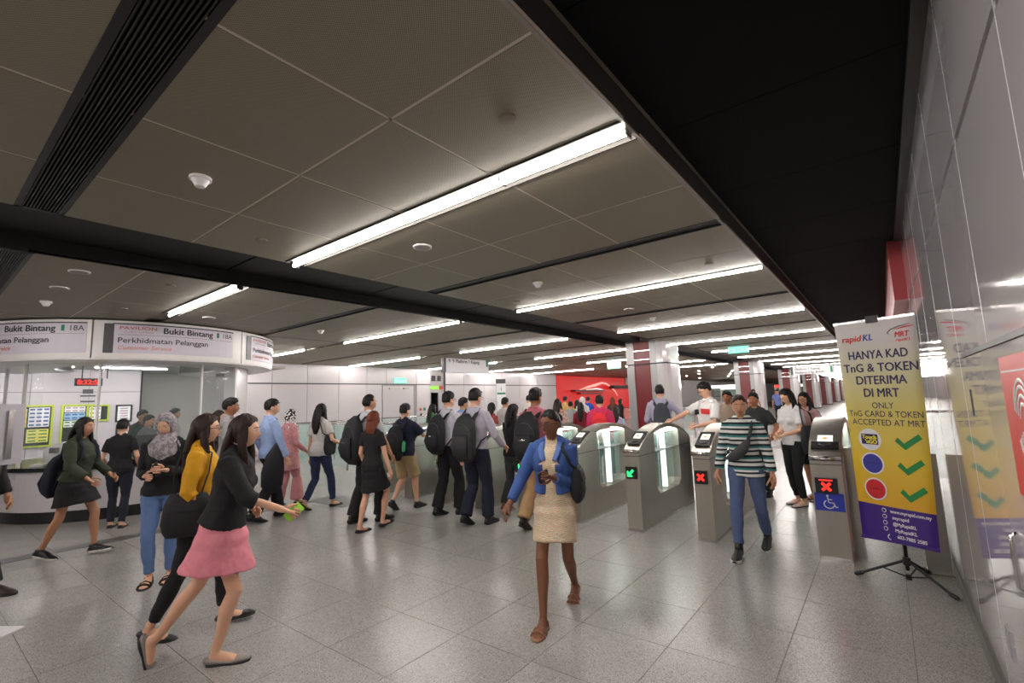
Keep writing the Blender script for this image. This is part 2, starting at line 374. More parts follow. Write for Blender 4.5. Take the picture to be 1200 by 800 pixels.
c_.box(-.003,-.001,.15,.16,.1,.2); c_.o('coil_mark', MWHITE, sg)
# ------------------------------------------------------------------ back wall on the left
wl = struct(A().box(-15.4,-15.13,-9,13.78,0,CZ+.03).box(-17.4,-15.13,14.66,23.6,0,CZ+.03).box(-17.4,-17.2,13.78,14.66,0,CZ+.03).o('wall_left', MJOINT))
def bw(ys, z0, z1):
    for a, b in zip(ys[:-1], ys[1:]): A().box(-15.13,-15.1,a+.006,b-.006,z0,z1).o('wall_panel', MWALLB, wl)
ysl = [3.66,4.82,5.98,7.14,8.3,9.46,10.62,11.3]
bw(ysl, .1, 2.37); bw([3.66,4.82,5.98,7.14,8.3,9.46,10.62,11.5,13.0,13.76], 2.41, CZ); bw([13.0,13.76],.1,2.37)
bw([14.66,15.8,17.2,18.6,20,21.7,23.6], .1, 2.37); bw([14.66,15.8,17.2,18.6,20,21.7,23.6], 2.41, CZ)
A().box(-15.14,-15.12,-9,13.78,2.37,2.41).box(-15.14,-15.12,14.66,23.6,2.37,2.41).o('joint_strip', MJOINT, wl)
dr = struct(A().box(-15.12,-15.09,11.33,12.9,0,2.32).o('door_1', MWALLB)); A().box(-15.12,-15.08,12.84,12.97,0,2.36).box(-15.12,-15.08,11.3,12.97,2.32,2.37).o('door_frame', mat('door_frame_grey',(150,148,148),.4), dr)
A().box(-15.1,-15.02,11.6,12.1,2.2,2.25).box(-15.1,-15.03,12.3,12.55,2.2,2.25).o('door_closer', MSTEEL, dr)
A().cyl((-15.08,12.7),.03,1.0,1.05).o('door_handle', MCHROME, dr)
for (y,z,s_,m_) in ((13.15,1.32,.1,MREDS),(13.35,1.32,.12,MGRNS),(13.18,1.12,.09,MDARK)): A().box(-15.1,-15.08,y,y+s_,z,z+s_).o('switch', m_, wl)
struct(A().box(-15.12,-15.08,-9,11.3,0,.1).box(-15.12,-15.08,14.66,23.6,0,.1).o('baseboard_left', MSTEEL))
# lift recess
lf = empty('lift_portal', (-15.2,14.22,0)); tag(lf,'grey lift portal in the white back wall with signs above its dark opening','lift')
A().box(-1.2,-1.1,-.43,.43,0,CZ).o('back_panel', MGREY, lf); A().box(-.06,.0,-.43,.43,2.05,CZ).o('sign_panel', mat('lift_sign',(165,162,160),.4), lf)
A().box(0,.02,-.4,.1,2.2,2.33).o('green_strip', mat('lime_strip',(130,200,60),.5,es=.3), lf); ds = A().cyl((0,0),.09,-.01,.02).o('no_smoking_disc', MREDS, lf)
ds.rotation_euler = (0,PI/2,0); ds.location = (.01,.25,2.27)
A().box(0,.02,-.3,-.08,2.55,2.78).o('pictogram', MTXT, lf); A().box(0,.02,.05,.24,2.55,2.78).o('pictogram', MTXT, lf); A().box(-.5,-.45,-.43,.1,0,2.05).o('lift_door', MSTEEL, lf); A().box(-.06,0,.1,.43,0,2.05).o('jamb', MGREY, lf)
# exit signs
def exit_sign(c, label, rz=0, w=.6, hgt=.2, hang=True):
    e = empty('exit_sign', c, rz); tag(e, label, 'sign')
    A().box(-w/2,w/2,-.012,.012,0,hgt).o('sign_panel', MEXIT, e)
    if hang: A().box(-w/2,w/2,-.02,.02,hgt,hgt+.06).box(-.012,.012,-.01,.01,hgt+.06,CZ-c[2]).o('hanger', MWHITE, e)
    t = text('lettering','KELUAR',hgt*.8,MWHITE,e,'CENTER',.004); t.location = (0,-.014,hgt*.2)
exit_sign((-3.45,16,2.8),'hanging green KELUAR exit sign in the gate bay, left of the banner')
exit_sign(( -15.08,12.15,2.44),'small green KELUAR exit sign above the door in the back wall',PI/2,.62,.2,False)
exit_sign((-8.6,17.9,2.74),'green exit sign half hidden behind the first column')
# hanging platform signs
def hsign(c, rz, w, hgt, lines, label, icon_side=1):
    e = empty('platform_sign', c, rz); tag(e, label, 'sign')
    A().box(-w/2,w/2,-.05,.05,0,hgt).o('sign_panel', mat('sign_panel_lit',(205,202,204),.4,es=.08), e)
    A().box(-w/2-.03,w/2+.03,-.06,.06,hgt,hgt+.05).box(-w/2-.1,-w/2,-.06,.06,0,hgt+.05).box(w/2,w/2+.03,-.06,.06,0,hgt+.05).o('frame', MSIGNDK, e)
    for s_ in (-1,1): A().box(s_*w*.42-.04,s_*w*.42+.04,-.03,.03,hgt+.05,CZ-c[2]).o('bracket', MBLK2, e)
    for i, l in enumerate(lines): t = text('lettering', l, .16, MTXT, e, 'LEFT', .003); t.location = (-w/2+.1,-.052,hgt-.18-.19*i)
    A().box(w/2-.14,w/2-.04,-.053,-.05,hgt-.26 if len(lines) == 1 else .05,hgt-.04).o('line_mark', MGRNS, e)
hsign((-11,11.7,2.56),PI/2,2.1,.5,['\u2191 \u2191 Platform 1 Kajang'],'white hanging platform sign in front of the back wall, beyond the booth')
hsign((-2.88,30,2.44),0,1.85,.42,['Platform 1 Kajang','Platform 2 Sg. Buloh'],'bright white hanging platform sign over the far concourse, beside the banner')
# ------------------------------------------------------------------ columns
MCW = mat('column_white', (206,202,204), .12, coat=.4); MCG = mat('column_grey', (158,156,156), .3, .3)
for k in range(7):
    y = 12.45+12.2*k
    e = empty('column', (-5.02,y,0)); tag(e, 'white panelled square column with a dark red stripe, %s from the gates' % (['first','second','third','fourth','fifth','sixth','seventh'][k]), 'column', 'row of red-striped columns')
    A().prism([(-.2,.12),(-.2,1.1),(.45,1.1),(.55,1.0),(.58,.8),(.58,.25),(.55,.06),(.45,0),(.28,0),(.28,.12)],.08,CZ+.17).o('shaft', MCW, e)
    A().box(-.58,-.36,0,1.1,.08,CZ+.05).box(.1,.28,0,.12,.08,CZ+.16).o('pilaster', MCG, e)
    A().box(-.36,.1,.03,1.08,.08,CZ+.05).o('red_panel', MREDC, e)
    A().box(-.6,.3,-.01,.1,2.42,2.45).box(.28,.6,-.012,1.1,2.42,2.45).o('joint_band', MBLK2, e)
    A().box(-.36,.1,.0,.03,2.55,2.575).box(-.36,.1,.0,.03,2.8,2.825).o('chrome_strip', MCHROME, e)
    A().box(-.6,.6,-.02,1.12,0,.08).o('plinth', MBLK2, e)
# ------------------------------------------------------------------ red advert wall, far structures
rw = struct(A().box(-15.4,-15.1,23.65,33.0,0,2.98).box(-15.6,-15.2,33.0,45,0,2.55).o('wall_red', MREDW))
A().box(-15.45,-15.0,33.0,46,2.5,3.0).o('grey_header', MGREY, rw)
A().box(-15.1,-14.75,25.2,29.0,2.02,2.12).box(-15.1,-14.8,25.9,28.8,1.86,1.94).o('shelf_dark', mat('maroon_shelf',(70,10,14),.3), rw)
A().box(-15.1,-14.7,30.4,33.0,2.2,2.42).o('shelf_dark', MBLK2, rw)
sw = A().tube([(-15.08,26.2,2.12),(-15.08,27.3,2.3),(-15.08,28.4,2.45),(-15.08,29.3,2.6),(-15.08,29.9,2.55),(-15.08,30.6,2.35),(-15.08,31.3,2.0),(-15.08,31.6,1.7)],[.02,.07,.09,.06,.06,.05,.04,.02],n=8,ref=(1,0,0)).o('swoosh_relief', mat('swoosh_pink',(240,170,160),.4,es=.4), rw, True)
A().tube([(-15.0,27,2.14),(-14.95,28.3,2.2),(-15.0,29.3,2.12)],[.02,.04,.02],n=8).o('swoosh_relief', MLITG, rw, True)
struct(A().box(-32,3,95,95.3,0,CZ+.4).box(-32,-15.6,59,59.3,0,CZ).o('wall_back', mat('far_grey',(170,168,168),.5)))
struct(A().box(-15.6,-15.2,45,95,0,CZ).o('wall_left_far', MWHITE)); struct(A().box(-32,-31.8,-9,98,0,CZ+.2).o('wall_far_left', MWHITE)); struct(A().box(-32,3,-9.2,-9,0,CZ+.4).o('wall_front', MWHITE))
# shop frontage seen between the columns
kiosk = [(-9.4,40,1.6,2.2),(-12,48,2.2,2.4),(-8.4,57,1.4,2.3),(-14.0,38.5,.8,2.3),(-10.9,52,1.0,2.5),(-7.6,66,1.2,2.4)]
for i, (x,y,w_,h_) in enumerate(kiosk):
    e = empty('shop_kiosk', (x,y,0)); tag(e, ['low white shop kiosk with glass front, the nearest beyond the gates','wide white shop kiosk with a glowing header far behind the gates','narrow far kiosk left of the second column','small kiosk close to the red wall','slim grey kiosk between the far kiosks','furthest kiosk near the third column'][i], 'kiosk')
    A().box(-w_/2,w_/2,0,.8,0,.9).o('counter', MWHITE, e); A().box(-w_/2,w_/2,.0,.03,.9,h_-.3).o('glass_front', MGLASSG, e)
    A().box(-w_/2,w_/2,-.05,.85,h_-.3,h_).o('header', mat('kiosk_head%d'%i,[(190,200,196),(215,215,215),(200,60,50),(120,120,124),(90,150,120),(210,205,200)][i],.4,es=.8), e)  # header glow added to brighten the dark far area between the columns
    for s_ in (-1,1): A().box(s_*w_/2-.03,s_*w_/2+.03,-.03,.83,0,h_).o('post', MSTEEL, e)
    A().box(-w_/2+.05,w_/2-.05,.3,.7,1.3,1.36).box(-w_/2+.05,w_/2-.05,.3,.7,1.75,1.8).o('shelf', MDARK, e)
for i, (x,y) in enumerate([(-7.4,22),(-8.2,24.5),(-9.5,25.6),(-7.2,27),(-10.8,28.5),(-8.8,30),(-12,31),(-7.6,33),(-10,34),(-8.8,37.5),(-11.8,37),(-7.4,40),(-10,42),(-12.6,43),(-8.4,46),(-11,49),(-7.4,51),(-9.6,54)]):
    e = empty('downlight', (x,y,CZ)); tag(e,'small round recessed downlight in the far ceiling left of the columns','downlight','far downlights')
    A().cyl((0,0),.085,-.012,0,16).o('ring', MWHITE, e); A().cyl((0,0),.065,-.016,-.01,16).o('lens', mat('downlight_lens',(255,240,235),.4,es=300) if i == 0 else bpy.data.materials['downlight_lens'], e)
# ------------------------------------------------------------------ glass balustrades behind the gates, left
def balustrade(x0, y0, x1, y1, n, label):
    e = empty('glass_balustrade', (x0,y0,0), math.atan2(y1-y0, x1-x0)); tag(e, label, 'balustrade'); L = math.hypot(x1-x0,y1-y0)
    for i in range(n): A().box(L*i/n+.02,L*(i+1)/n-.02,-.006,.006,.08,1.1).o('glass_pane', MGLASSG, e)
    for i in range(n+1): A().box(L*i/n-.015,L*i/n+.015,-.02,.02,0,1.12).o('post', MSTEEL, e)
    A().tube([(0,0,1.14),(L,0,1.14)],[.022]*2,n=10).o('handrail', MCHROME, e, True)
balustrade(-7.9,7.0,-13.6,7.0,4,'green glass balustrade left of the gates, behind the pink dress')
balustrade(-13.6,7.0,-13.6,14.0,5,'long glass balustrade running in front of the white back wall')
ic = empty('information_totem',(-13.9,17,0),PI/2*.6); tag(ic,'slim white information totem with a green band before the back wall','totem')
A().box(-.22,.22,-.04,.04,0,2.4).o('body', MPOSTER, ic); A().box(-.22,.22,-.045,.045,2.4,2.6).o('cap', MSIGNDK, ic); A().box(-.2,.2,-.046,-.04,1.9,1.98).o('band', MGRNS, ic); text('lettering','i',.28,MTXT,ic,'CENTER').location = (0,-.05,2.08)
# ------------------------------------------------------------------ customer service booth
BC = (-11.2, 2.8); BR = 2.25
bo = empty('service_booth', (BC[0],BC[1],0)); tag(bo,'round white customer service booth with curved fascia, glass front and black worktop','booth')
Z0 = (0,0)
for a0, a1 in ((-138,-84),(-84,-29.7),(-29.3,25.3),(25.7,80),(80.4,134)):
    A().arc(Z0,BR-.1,BR,a0+.1,a1-.1,2.42,3.0).o('fascia_panel', MFASC, bo, False)
A().arc(Z0,1.2,BR-.02,-138,134,2.4,2.43).o('fascia_soffit', MWHITE, bo); A().arc(Z0,BR-.14,BR-.1,-138,134,2.42,3.0).o('fascia_back', MJOINT, bo)
A().arc(Z0,1.72,1.78,-140,40,0,.17).o('kick_plate', mat('kick_black',(28,28,30),.3), bo)
for a0, a1 in ((-140,-105),(-105,-66),(-66,-30.4),(-30.4,14.6),(14.6,40)): A().arc(Z0,1.74,1.8,a0+.15,a1-.15,.17,.76).o('front_panel', MWALLB, bo)
A().arc(Z0,1.2,1.84,-140,40,.76,.82).o('worktop', mat('worktop_black',(25,25,28),.2), bo)
for a0, a1 in ((-140,-105),(-105,-66),(-66,-30.4),(-30.4,14.6),(14.6,40)): A().arc(Z0,1.775,1.785,a0+.3,a1-.3,.86,2.4).o('glass_pane', MGLASS, bo)
for a_ in (-105,-66,-30.4,14.6): A().arc(Z0,1.76,1.8,a_-.45,a_+.45,.82,2.42).o('mullion', MWHITE, bo)
A().arc(Z0,1.6,1.8,40,110,0,2.42).o('end_wall', MWALLB, bo)
A().arc(Z0,1.6,1.81,38.5,40.2,.0,2.42).o('end_post', MWHITE, bo)
def wrapper(a0, zoff, r=BR+.004):
    def f(co):
        a = math.radians(a0)+co[:,0]/BR; rr = r-co[:,1]
        return np.stack([rr*np.cos(a), rr*np.sin(a), co[:,2]+zoff], 1)
    return f
def fsign(a0, idx):
    W = 1.82; D = math.degrees(1/BR)
    s_ = empty('fascia_sign', (BC[0],BC[1],0)); tag(s_, ['curved sign panel reading Bukit Bintang 18A, cut off by the left edge','curved sign panel reading Bukit Bintang, above the hijab woman, fully in view','curved sign panel turning away at the right end of the fascia'][idx], 'sign')
    A().arc(Z0,BR-.002,BR+.008,a0,a0+W*D,2.5,2.95).o('sign_panel', MOFFW, s_); A().arc(Z0,BR,BR+.01,a0,a0+.12*D,2.5,2.95).o('dark_bar', MSIGNDK, s_)
    A().arc(Z0,BR,BR+.01,a0+.1*D,a0+W*D,2.94,2.96).o('top_rule', MSIGNDK, s_); A().arc(Z0,BR,BR+.01,a0+.16*D,a0+(W-.03)*D,2.782,2.786).o('rule', MSIGNDK, s_)
    r = BR+.012
    def T(st, u, z, sz, m, **k): text('lettering', st, sz, m, s_, warp=wrapper(a0+u*D, z, r), **k)
    T('PAVILION',.18,2.865,.072,MTXTR,width=.46); T('KUALA  LUMPUR',.24,2.815,.032,MTXTG,width=.36)
    T('Bukit Bintang',.72,2.825,.13,MTXT,bold=.0035,width=.72); T('18A',1.6,2.83,.115,MTXT,width=.19)
    A().arc(Z0,BR,BR+.011,a0+1.51*D,a0+1.55*D,2.825,2.915).o('line_mark', MGRNS, s_)
    T('Perkhidmatan Pelanggan',.165,2.66,.115,MTXT,bold=.001,width=1.2); T('Customer Service',.165,2.555,.088,MTXTO,shear=.25,width=.68)
fsign(-77.5,0); fsign(-26,1); fsign(28.4,2)
# booth interior
bi = struct(A().box(-14.2,-14.0,-3,3.55,0,2.6).box(-15.1,-14.9,3.55,6.0,0,2.6).box(-15.1,-14.0,3.45,3.55,0,2.6).o('wall_booth', MJOINT))
for y_ in np.arange(-3,3.4,.93): A().box(-14.0,-13.97,y_+.004,min(y_+.926,3.54),.1,2.1).o('wall_panel', MWALLB, bi); A().box(-14.0,-13.97,y_+.004,min(y_+.926,3.54),2.11,2.6).o('wall_panel', MWALLB, bi)
A().box(-14.9,-14.88,3.56,6,0,2.6).o('wall_panel', mat('recess_grey',(160,158,155),.5), bi)
struct(A().box(-15.1,-12.0,-3,6,2.6,2.64).arc(BC,0,1.3,-138,134,2.6,2.64).arc(BC,1.25,1.5,-138,134,2.43,2.64).o('ceiling_booth', mat('booth_ceiling',(150,148,144),.5)))
def blamp(x,y,l,rz,label):
    e = empty('booth_light',(x,y,2.6),rz); tag(e,label,'ceiling light')
    A().box(-l/2,l/2,-.05,.05,-.02,0).o('housing', MWHITE, e); A().box(-l/2+.02,l/2-.02,-.035,.035,-.03,-.02).o('diffuser', MLAMPB, e)
blamp(-13.0,1.5,1.3,PI/2,'left of two linear lights inside the booth'); blamp(-13.0,3.1,1.3,PI/2,'right of two linear lights inside the booth, above the recess'); blamp(-12.6,4.8,1.1,PI/2,'short light in the glazed right end of the booth')
def on(px0,py0,px1,py1,X=-13.96):
    a = at_x(px0,py0,X); b = at_x(px1,py1,X); return a[1], b[1], b[2], a[2]
def board(label, box, panels, frame=MLIME, fill=MDARK):
    y0,y1,z0,z1 = on(*box); e = empty('notice_board',(-13.96,y0,z0)); tag(e,label,'notice board')
    w_=y1-y0; h_=z1-z0; t=.035
    A().box(0,.012,0,w_,0,h_).o('backing', fill, e)
    A().box(0,.02,-t,0,-t,h_+t).box(0,.02,w_,w_+t,-t,h_+t).box(0,.02,0,w_,-t,0).box(0,.02,0,w_,h_,h_+t).o('frame', frame, e)
    for (u0,u1,v0,v1,m_,marks) in panels:
        s_ = A().box(.012,.016,u0*w_,u1*w_,v0*h_,v1*h_).o('sheet', m_, e)
        if marks:
            nc,nr,mm = marks; g = A()
            for i in range(nc):
                for j in range(nr):
                    cu=(u0+(u1-u0)*(i+.5)/nc)*w_; cv=(v0+(v1-v0)*(j+.5)/nr)*h_; a_=(u1-u0)*w_/nc*.36; b_=(v1-v0)*h_/nr*.22
                    g.box(.016,.018,cu-a_,cu+a_,cv-b_,cv+b_)
            g.o('print_blocks', mm, s_)
MBP = mat('print_blue',(60,100,170),.5); MYP = mat('paper_yellow',(235,225,110),.5); MGP = mat('print_green',(90,150,60),.5); MLB = mat('paper_blue',(150,190,220),.5)
board('lime framed notice board with rows of blue print, left inside the booth',(24,477,57,521),[(.27,.95,.48,.98,MPOSTER,(3,5,MBP)),(.0,.22,.48,.95,MYP,(1,3,MREDS)),(.25,.95,.08,.42,MYP,(2,4,MGP))])
board('lime framed notice board with small charts, left of the short-haired woman',(75,476,103,519),[(.03,.8,.84,.99,MPOSTER,(3,2,MTXTG)),(.03,.8,.64,.82,MLB,(3,2,MBP)),(.03,.8,.45,.62,MPOSTER,(3,2,MGP))])
board('narrow lime framed notice board behind the green sweater woman',(104,476,125,491),[(.03,.65,.05,.95,MPOSTER,(2,3,MTXTG)),])
board('thin framed certificate on the booth wall',(138,476,152,492),[(.08,.92,.06,.94,MPOSTER,(1,5,MTXTG))],MDARK,MPOSTER)
board('small framed notice below the certificate',(138,500,152,513),[(.08,.92,.06,.94,MPOSTER,(1,4,MTXTG))],MDARK,MPOSTER)
y0,y1,z0,z1 = on(88,443,120,452,-12.9); ck = empty('led_clock',(-12.9,y0,z0)); tag(ck,'black digital clock with glowing red digits hanging in the booth','clock')
A().box(-.05,0,0,y1-y0,0,z1-z0).o('case', MDARK, ck); t = text('digits','8:32:51',(z1-z0)*.85,MRED,ck,'LEFT',.004,width=(y1-y0)*.84); t.rotation_euler = (0,0,PI/2); t.location = (.006,(y1-y0)*.08,(z1-z0)*.2)
A().box(-.03,-.02,.1,.12,z1-z0,2.6-z0).box(-.03,-.02,.5,.52,z1-z0,2.6-z0).o('hanger', MBLK2, ck)
for (b_) in ((97,456,109,461),(94,463,112,464.5),(94,469.5,111,471)):
    y0,y1,z0,z1 = on(*b_); e = A().box(-13.96,-13.95,y0,y1,z0,z1).o('wall_plate', MSIGNDK); tag(e,'small dark label plate in the stack under the red clock','plate','plates under the clock')
# things on the worktop
pr = empty('printer',(BC[0]+1.45*math.cos(math.radians(-52)),BC[1]+1.45*math.sin(math.radians(-52)),.82),math.radians(38)); tag(pr,'rounded white machine with a paper tray on the black booth worktop','printer')
A().tube([(-.2,0,.15),(0,0,.19),(.2,0,.16)],[(.1,.14),(.14,.17),(.1,.14)],n=16,ref=(0,0,1),ex=3).o('body', MWHITE, pr, True); A().box(-.42,-.2,-.12,.1,.0,.03).o('tray', MWHITE, pr); A().box(-.05,.05,-.2,-.15,.2,.28).o('panel', MSIGNDK, pr)
mo = empty('monitor',(BC[0]+1.3*math.cos(math.radians(-5)),BC[1]+1.3*math.sin(math.radians(-5)),.82),PI/2); tag(mo,'dark desk monitor seen from behind on the booth worktop','monitor')
A().box(-.22,.22,-.02,.02,.1,.4).o('screen', MDARK, mo); A().box(-.1,.1,-.06,.06,0,.015).box(-.02,.02,-.01,.01,0,.12).o('stand', MDARK, mo)
# grey totem at the left edge
to = empty('grey_totem',(-5.44,.4,0),math.radians(35)); tag(to,'light grey totem with a thick upper box and flat foot, cut by the left edge','totem')
A().box(-.45,.32,-.2,.16,0,.012).o('foot_plate', MWHITE, to); A().box(-.4,.14,-.03,.03,.012,1.3).o('panel', MWHITE, to); A().box(-.5,.24,-.1,.1,1.22,1.67,.012).o('upper_box', MGREY, to); A().box(.245,.255,-.04,.0,1.26,1.62).o('edge_handle', MCHROME, to)
# ------------------------------------------------------------------ fare gates
def arrow(e, w_): 
    def P(a,b): return (a*w_,b*w_)
    g = A(); g.prism([P(-.32,-.32),P(.14,-.32),P(.14,-.2),P(-.06,-.2),P(.3,.16),P(.16,.3),P(-.2,-.06),P(-.2,.14),P(-.32,.14)],-.0325,-.031,'y'); return g.o('arrow_mark', MGREEN, e)
def cross(e, w_, bar=False):
    g = A()
    for s_ in (1,-1):
        q = [(-.3,-.18),(-.18,-.3),(.3,.18),(.18,.3)]; q = [(s_*a*w_,b*w_-(.06*w_ if bar else 0)) for a,b in q]; g.prism(q if s_ > 0 else q[::-1],-.0325,-.031,'y')
    if bar: g.box(-.38*w_,.38*w_,-.0325,-.031,.32*w_,.4*w_)
    return g.o('cross_mark', MRED, e)
def gate(x0, W, sym, label, wide=False, top=1.19):
    e = empty('fare_gate',(x0+W/2,5.38,0)); tag(e,label,'fare gate','row of steel fare gates' ); w_=W/2; Ln=1.9
    out = [(0,0),(0,.9),(.02,.93)]+[(y,.93+(top-.93)*math.sin(PI*min(1,max(0,(y-.02)/(Ln-.04))))**.75) for y in np.linspace(.12,Ln-.12,17)]+[(Ln-.02,.93),(Ln,.9),(Ln,0)]
    hole = [(.52,.42),(.6,.34),(1.3,.34),(1.4,.42)]
    arch = [(y,(.93+(top-.93)*math.sin(PI*(y-.02)/(Ln-.04))**.75)-.05) for y in np.linspace(1.4,.52,9)]
    # sides as strips round the opening
    g = A(); 
    g.prism([(0,0),(.52,0),(.52,arch[-1][1])]+[p for p in out[::-1] if p[0] <= .53 and p[1] > .5],-w_,w_,'x')
    g.prism([p for p in out if p[0] >= 1.39 and p[1] > .5]+[(Ln,0),(1.4,0),(1.4,arch[0][1])],-w_,w_,'x')
    g.prism([(.52,0),(1.4,0),(1.4,.42),(1.3,.34),(.6,.34),(.52,.42)],-w_,w_,'x')
    topz = [(y,.93+(top-.93)*math.sin(PI*(y-.02)/(Ln-.04))**.75) for y in np.linspace(.52,1.4,9)]
    g.prism(topz+arch,-w_,w_,'x')
    g.o('housing', MSTEEL, e)
    cap = [(y,z+.004) for y,z in out[2:-2]]; A().prism(cap+[(y,z-.018) for y,z in cap[::-1]],-w_-.006,w_+.006,'x').o('top_rail', MSTEEL, e)
    if wide: A().prism([(0,.03),(0,.9)]+cap+[(Ln,.9),(Ln,.03),(Ln-.07,.03),(Ln-.07,.86)]+[(y*.93+.065,z-.06) for y,z in cap[::-1]]+[(.07,.86),(.07,.03)],w_,w_+.012,'x').o('rose_rim', MPINKM, e)
    A().tube([(-w_-.004,-.004,.915),(w_+.004,-.004,.915)],[.022]*2,n=12,ref=(0,0,1),rnd=False).o('front_lip', MCHROME, e, True)
    A().box(-w_-.003,w_+.003,-.003,Ln+.003,0,.03).o('base', MCHROME, e); A().box(-w_-.002,w_+.002,-.002,Ln,.855,.862).o('seam', MJOINT, e)
    # sloping reader head
    p0 = np.array([0,.07,.985]); ang = math.atan2(.14,.3)
    rd = A().box(-w_+.012,w_-.012,-.0,.3,.0,.014).o('reader', MDARK, e); rd.location=(0,.08,.985 if top < 1.2 else .99); rd.rotation_euler=(ang,0,0)
    A().box(-w_*.5,w_*.5,.13,.24,.014,.017).o('reader_screen', MSCR, rd); A().cyl((0,.18),.022,.017,.018,16).o('screen_mark', mat('orange_mark',(235,120,60),.5,es=.6) if 'orange_mark' not in bpy.data.materials else bpy.data.materials['orange_mark'], rd); A().tube([(-.045,.07,.016),(0,.035,.02),(.045,.07,.016)],[.008]*3,n=8).o('card_target', MSIGNDK, rd)
    # status display
    dp = empty('_',(0,0,0)); bpy.data.objects.remove(dp)
    dy = A().box(-w_*.78,w_*.62,-.03,0,.6,.74).o('status_display', MDARK, e)
    m_ = arrow(dy,.14) if sym == 'arrow' else cross(dy,.14,wide); m_.location = (-w_*.08,0,.67)
    if wide:
        bs = A().box(-w_+.01,w_-.01,-.004,0,.44,.6).o('wheelchair_sticker', MBLUE, e)
        c_ = A().tube([(.04*math.cos(t)-.005,-.006,.5+.036*math.sin(t)) for t in np.linspace(2.2,6.0,14)],[.005]*14,n=6).ell((-.012,-.006,.575),(.01,.002,.01)).tube([(-.012,-.006,.56),(-.006,-.006,.515),(.03,-.006,.515),(.048,-.006,.475),(.06,-.006,.48)],[.005]*5,n=6).tube([(-.01,-.006,.545),(.02,-.006,.542)],[.004]*2,n=6).o('wheelchair_mark', MWHITE, bs)
    # lit glass flap in the opening
    A().box(-w_*.5,w_*.5,.95,1.0,.36,1.1).o('lit_panel', MLITG, e); A().box(-.006,.006,.62,.9,.36,1.06).o('glass_flap', MGLASSG, e); A().box(-.008,.008,1.06,1.36,.36,1.04).o('glass_flap', MGLASSG, e)
    for y_ in (.66,.72,.88): A().tube([(0,y_,.35),(0,y_,1.1)],[.014]*2,n=10).o('flap_post', MCHROME, e, True)
    A().box(-w_*.9,w_*.9,.54,1.38,1.085,1.095).o('light_strip', mat('gate_strip',(240,250,245),.4,es=4) if 'gate_strip' not in bpy.data.materials else bpy.data.materials['gate_strip'], e)
    for y_ in (.62,1.2): A().ell((w_,y_,.26),(.004,.009,.009)).o('screw', MCHROME, e)
    return e
gate(-.63,.25,'cross','steel fare gate with a blue wheelchair sign beside the banner',True,1.25)
gate(-1.73,.18,'cross','steel fare gate with a red cross directly left of the striped sweater woman')
gate(-2.53,.18,'arrow','steel fare gate with a green arrow fully in view in the middle of the row')
gate(-3.34,.18,'arrow','steel fare gate right behind the woman in the denim jacket')
gate(-4.15,.18,'arrow','steel fare gate hidden behind the pink-shirted man')
gate(-4.96,.18,'arrow','steel fare gate behind the tall man with the black backpack')
gate(-5.77,.18,'arrow','steel fare gate to the right of the boy in khaki shorts')
gate(-6.58,.18,'arrow','steel fare gate to the left of the boy in khaki shorts')
gate(-7.39,.18,'arrow','leftmost steel fare gate, by the woman in blue jeans')
sb = empty('gate_stub',(.2,5.45,0)); tag(sb,'low steel barrier post against the right wall behind the banner','barrier'); A().box(-.07,.09,-.03,.03,.01,.98).o('panel', MSTEEL, sb); A().box(-.1,.1,-.07,.07,0,.012).o('base', MCHROME, sb)
sc_ = empty('accessible_gate_wing',(-.34,5.6,0)); tag(sc_,'steel and glass wing panel attached beside the wheelchair gate','barrier'); A().box(-.02,.02,0,.9,.03,.98).o('glass_pane', MGLASSG, sc_); A().box(-.03,.05,-.03,.05,0,1.0).o('post', MSTEEL, sc_)
balustrade(-.2,10.4,.25,10.4,1,'short glass balustrade beyond the wheelchair gate')
for i, (x0,y0,x1,y1) in enumerate([(-6.6,10.2,-9.6,10.2),(-5.6,18,-9.0,18)]): balustrade(x0,y0,x1,y1,3,['steel and glass railing behind the gates, left of the first column','steel and glass railing beyond the first column'][i])
sp_ = empty('notice_stand',(-5.6,15.5,0)); tag(sp_,'small white notice on a thin steel pole right of the first column','notice stand'); A().cyl((0,0),.15,0,.02).o('base', MSTEEL, sp_); A().cyl((0,0),.015,.02,1.7,10).o('pole', MSTEEL, sp_); A().box(-.2,.2,-.01,.01,1.55,1.9).o('notice', MPOSTER, sp_); text('lettering','NOTIS',.1,MTXTR,sp_,'CENTER').location=(0,-.012,1.78)
# ------------------------------------------------------------------ banner
bn = empty('pull_up_banner',(0,5.06,0),math.radians(-19)); tag(bn,'yellow and purple printed banner hung on a black tripod stand by the right wall','banner')
BW = .58
def bend(u, v):   # u 0..1 across, v height: sheet bows forward at its foot and narrows slightly
    t = (v-.33)/1.8; return ((u-.5)*BW*(.86+.14*t)+.005, -.06-.05*(1-t)**2-.02*math.sin(PI*u)*(1-t), v+.035*(1-t)*(.5-u))
def band(z0,z1,m_,name,n=10,th=.002):
    g = A()
    V=[];F=[]
    for j in range(n+1):
        for i in range(9):
            for s_ in (0,1): x,y,z = bend(i/8,z0+(z1-z0)*j/n); V.append((x,y+s_*th,z))
    def I(i,j,s_): return (j*9+i)*2+s_
    for j in range(n):
        for i in range(8): F.append((I(i,j,0),I(i+1,j,0),I(i+1,j+1,0),I(i,j+1,0))); F.append((I(i,j,1),I(i,j+1,1),I(i+1,j+1,1),I(i+1,j,1)))
        F.append((I(0,j,0),I(0,j+1,0),I(0,j+1,1),I(0,j,1))); F.append((I(8,j,0),I(8,j,1),I(8,j+1,1),I(8,j+1,0)))
    return mk(name,V,F,m_,bn,True)
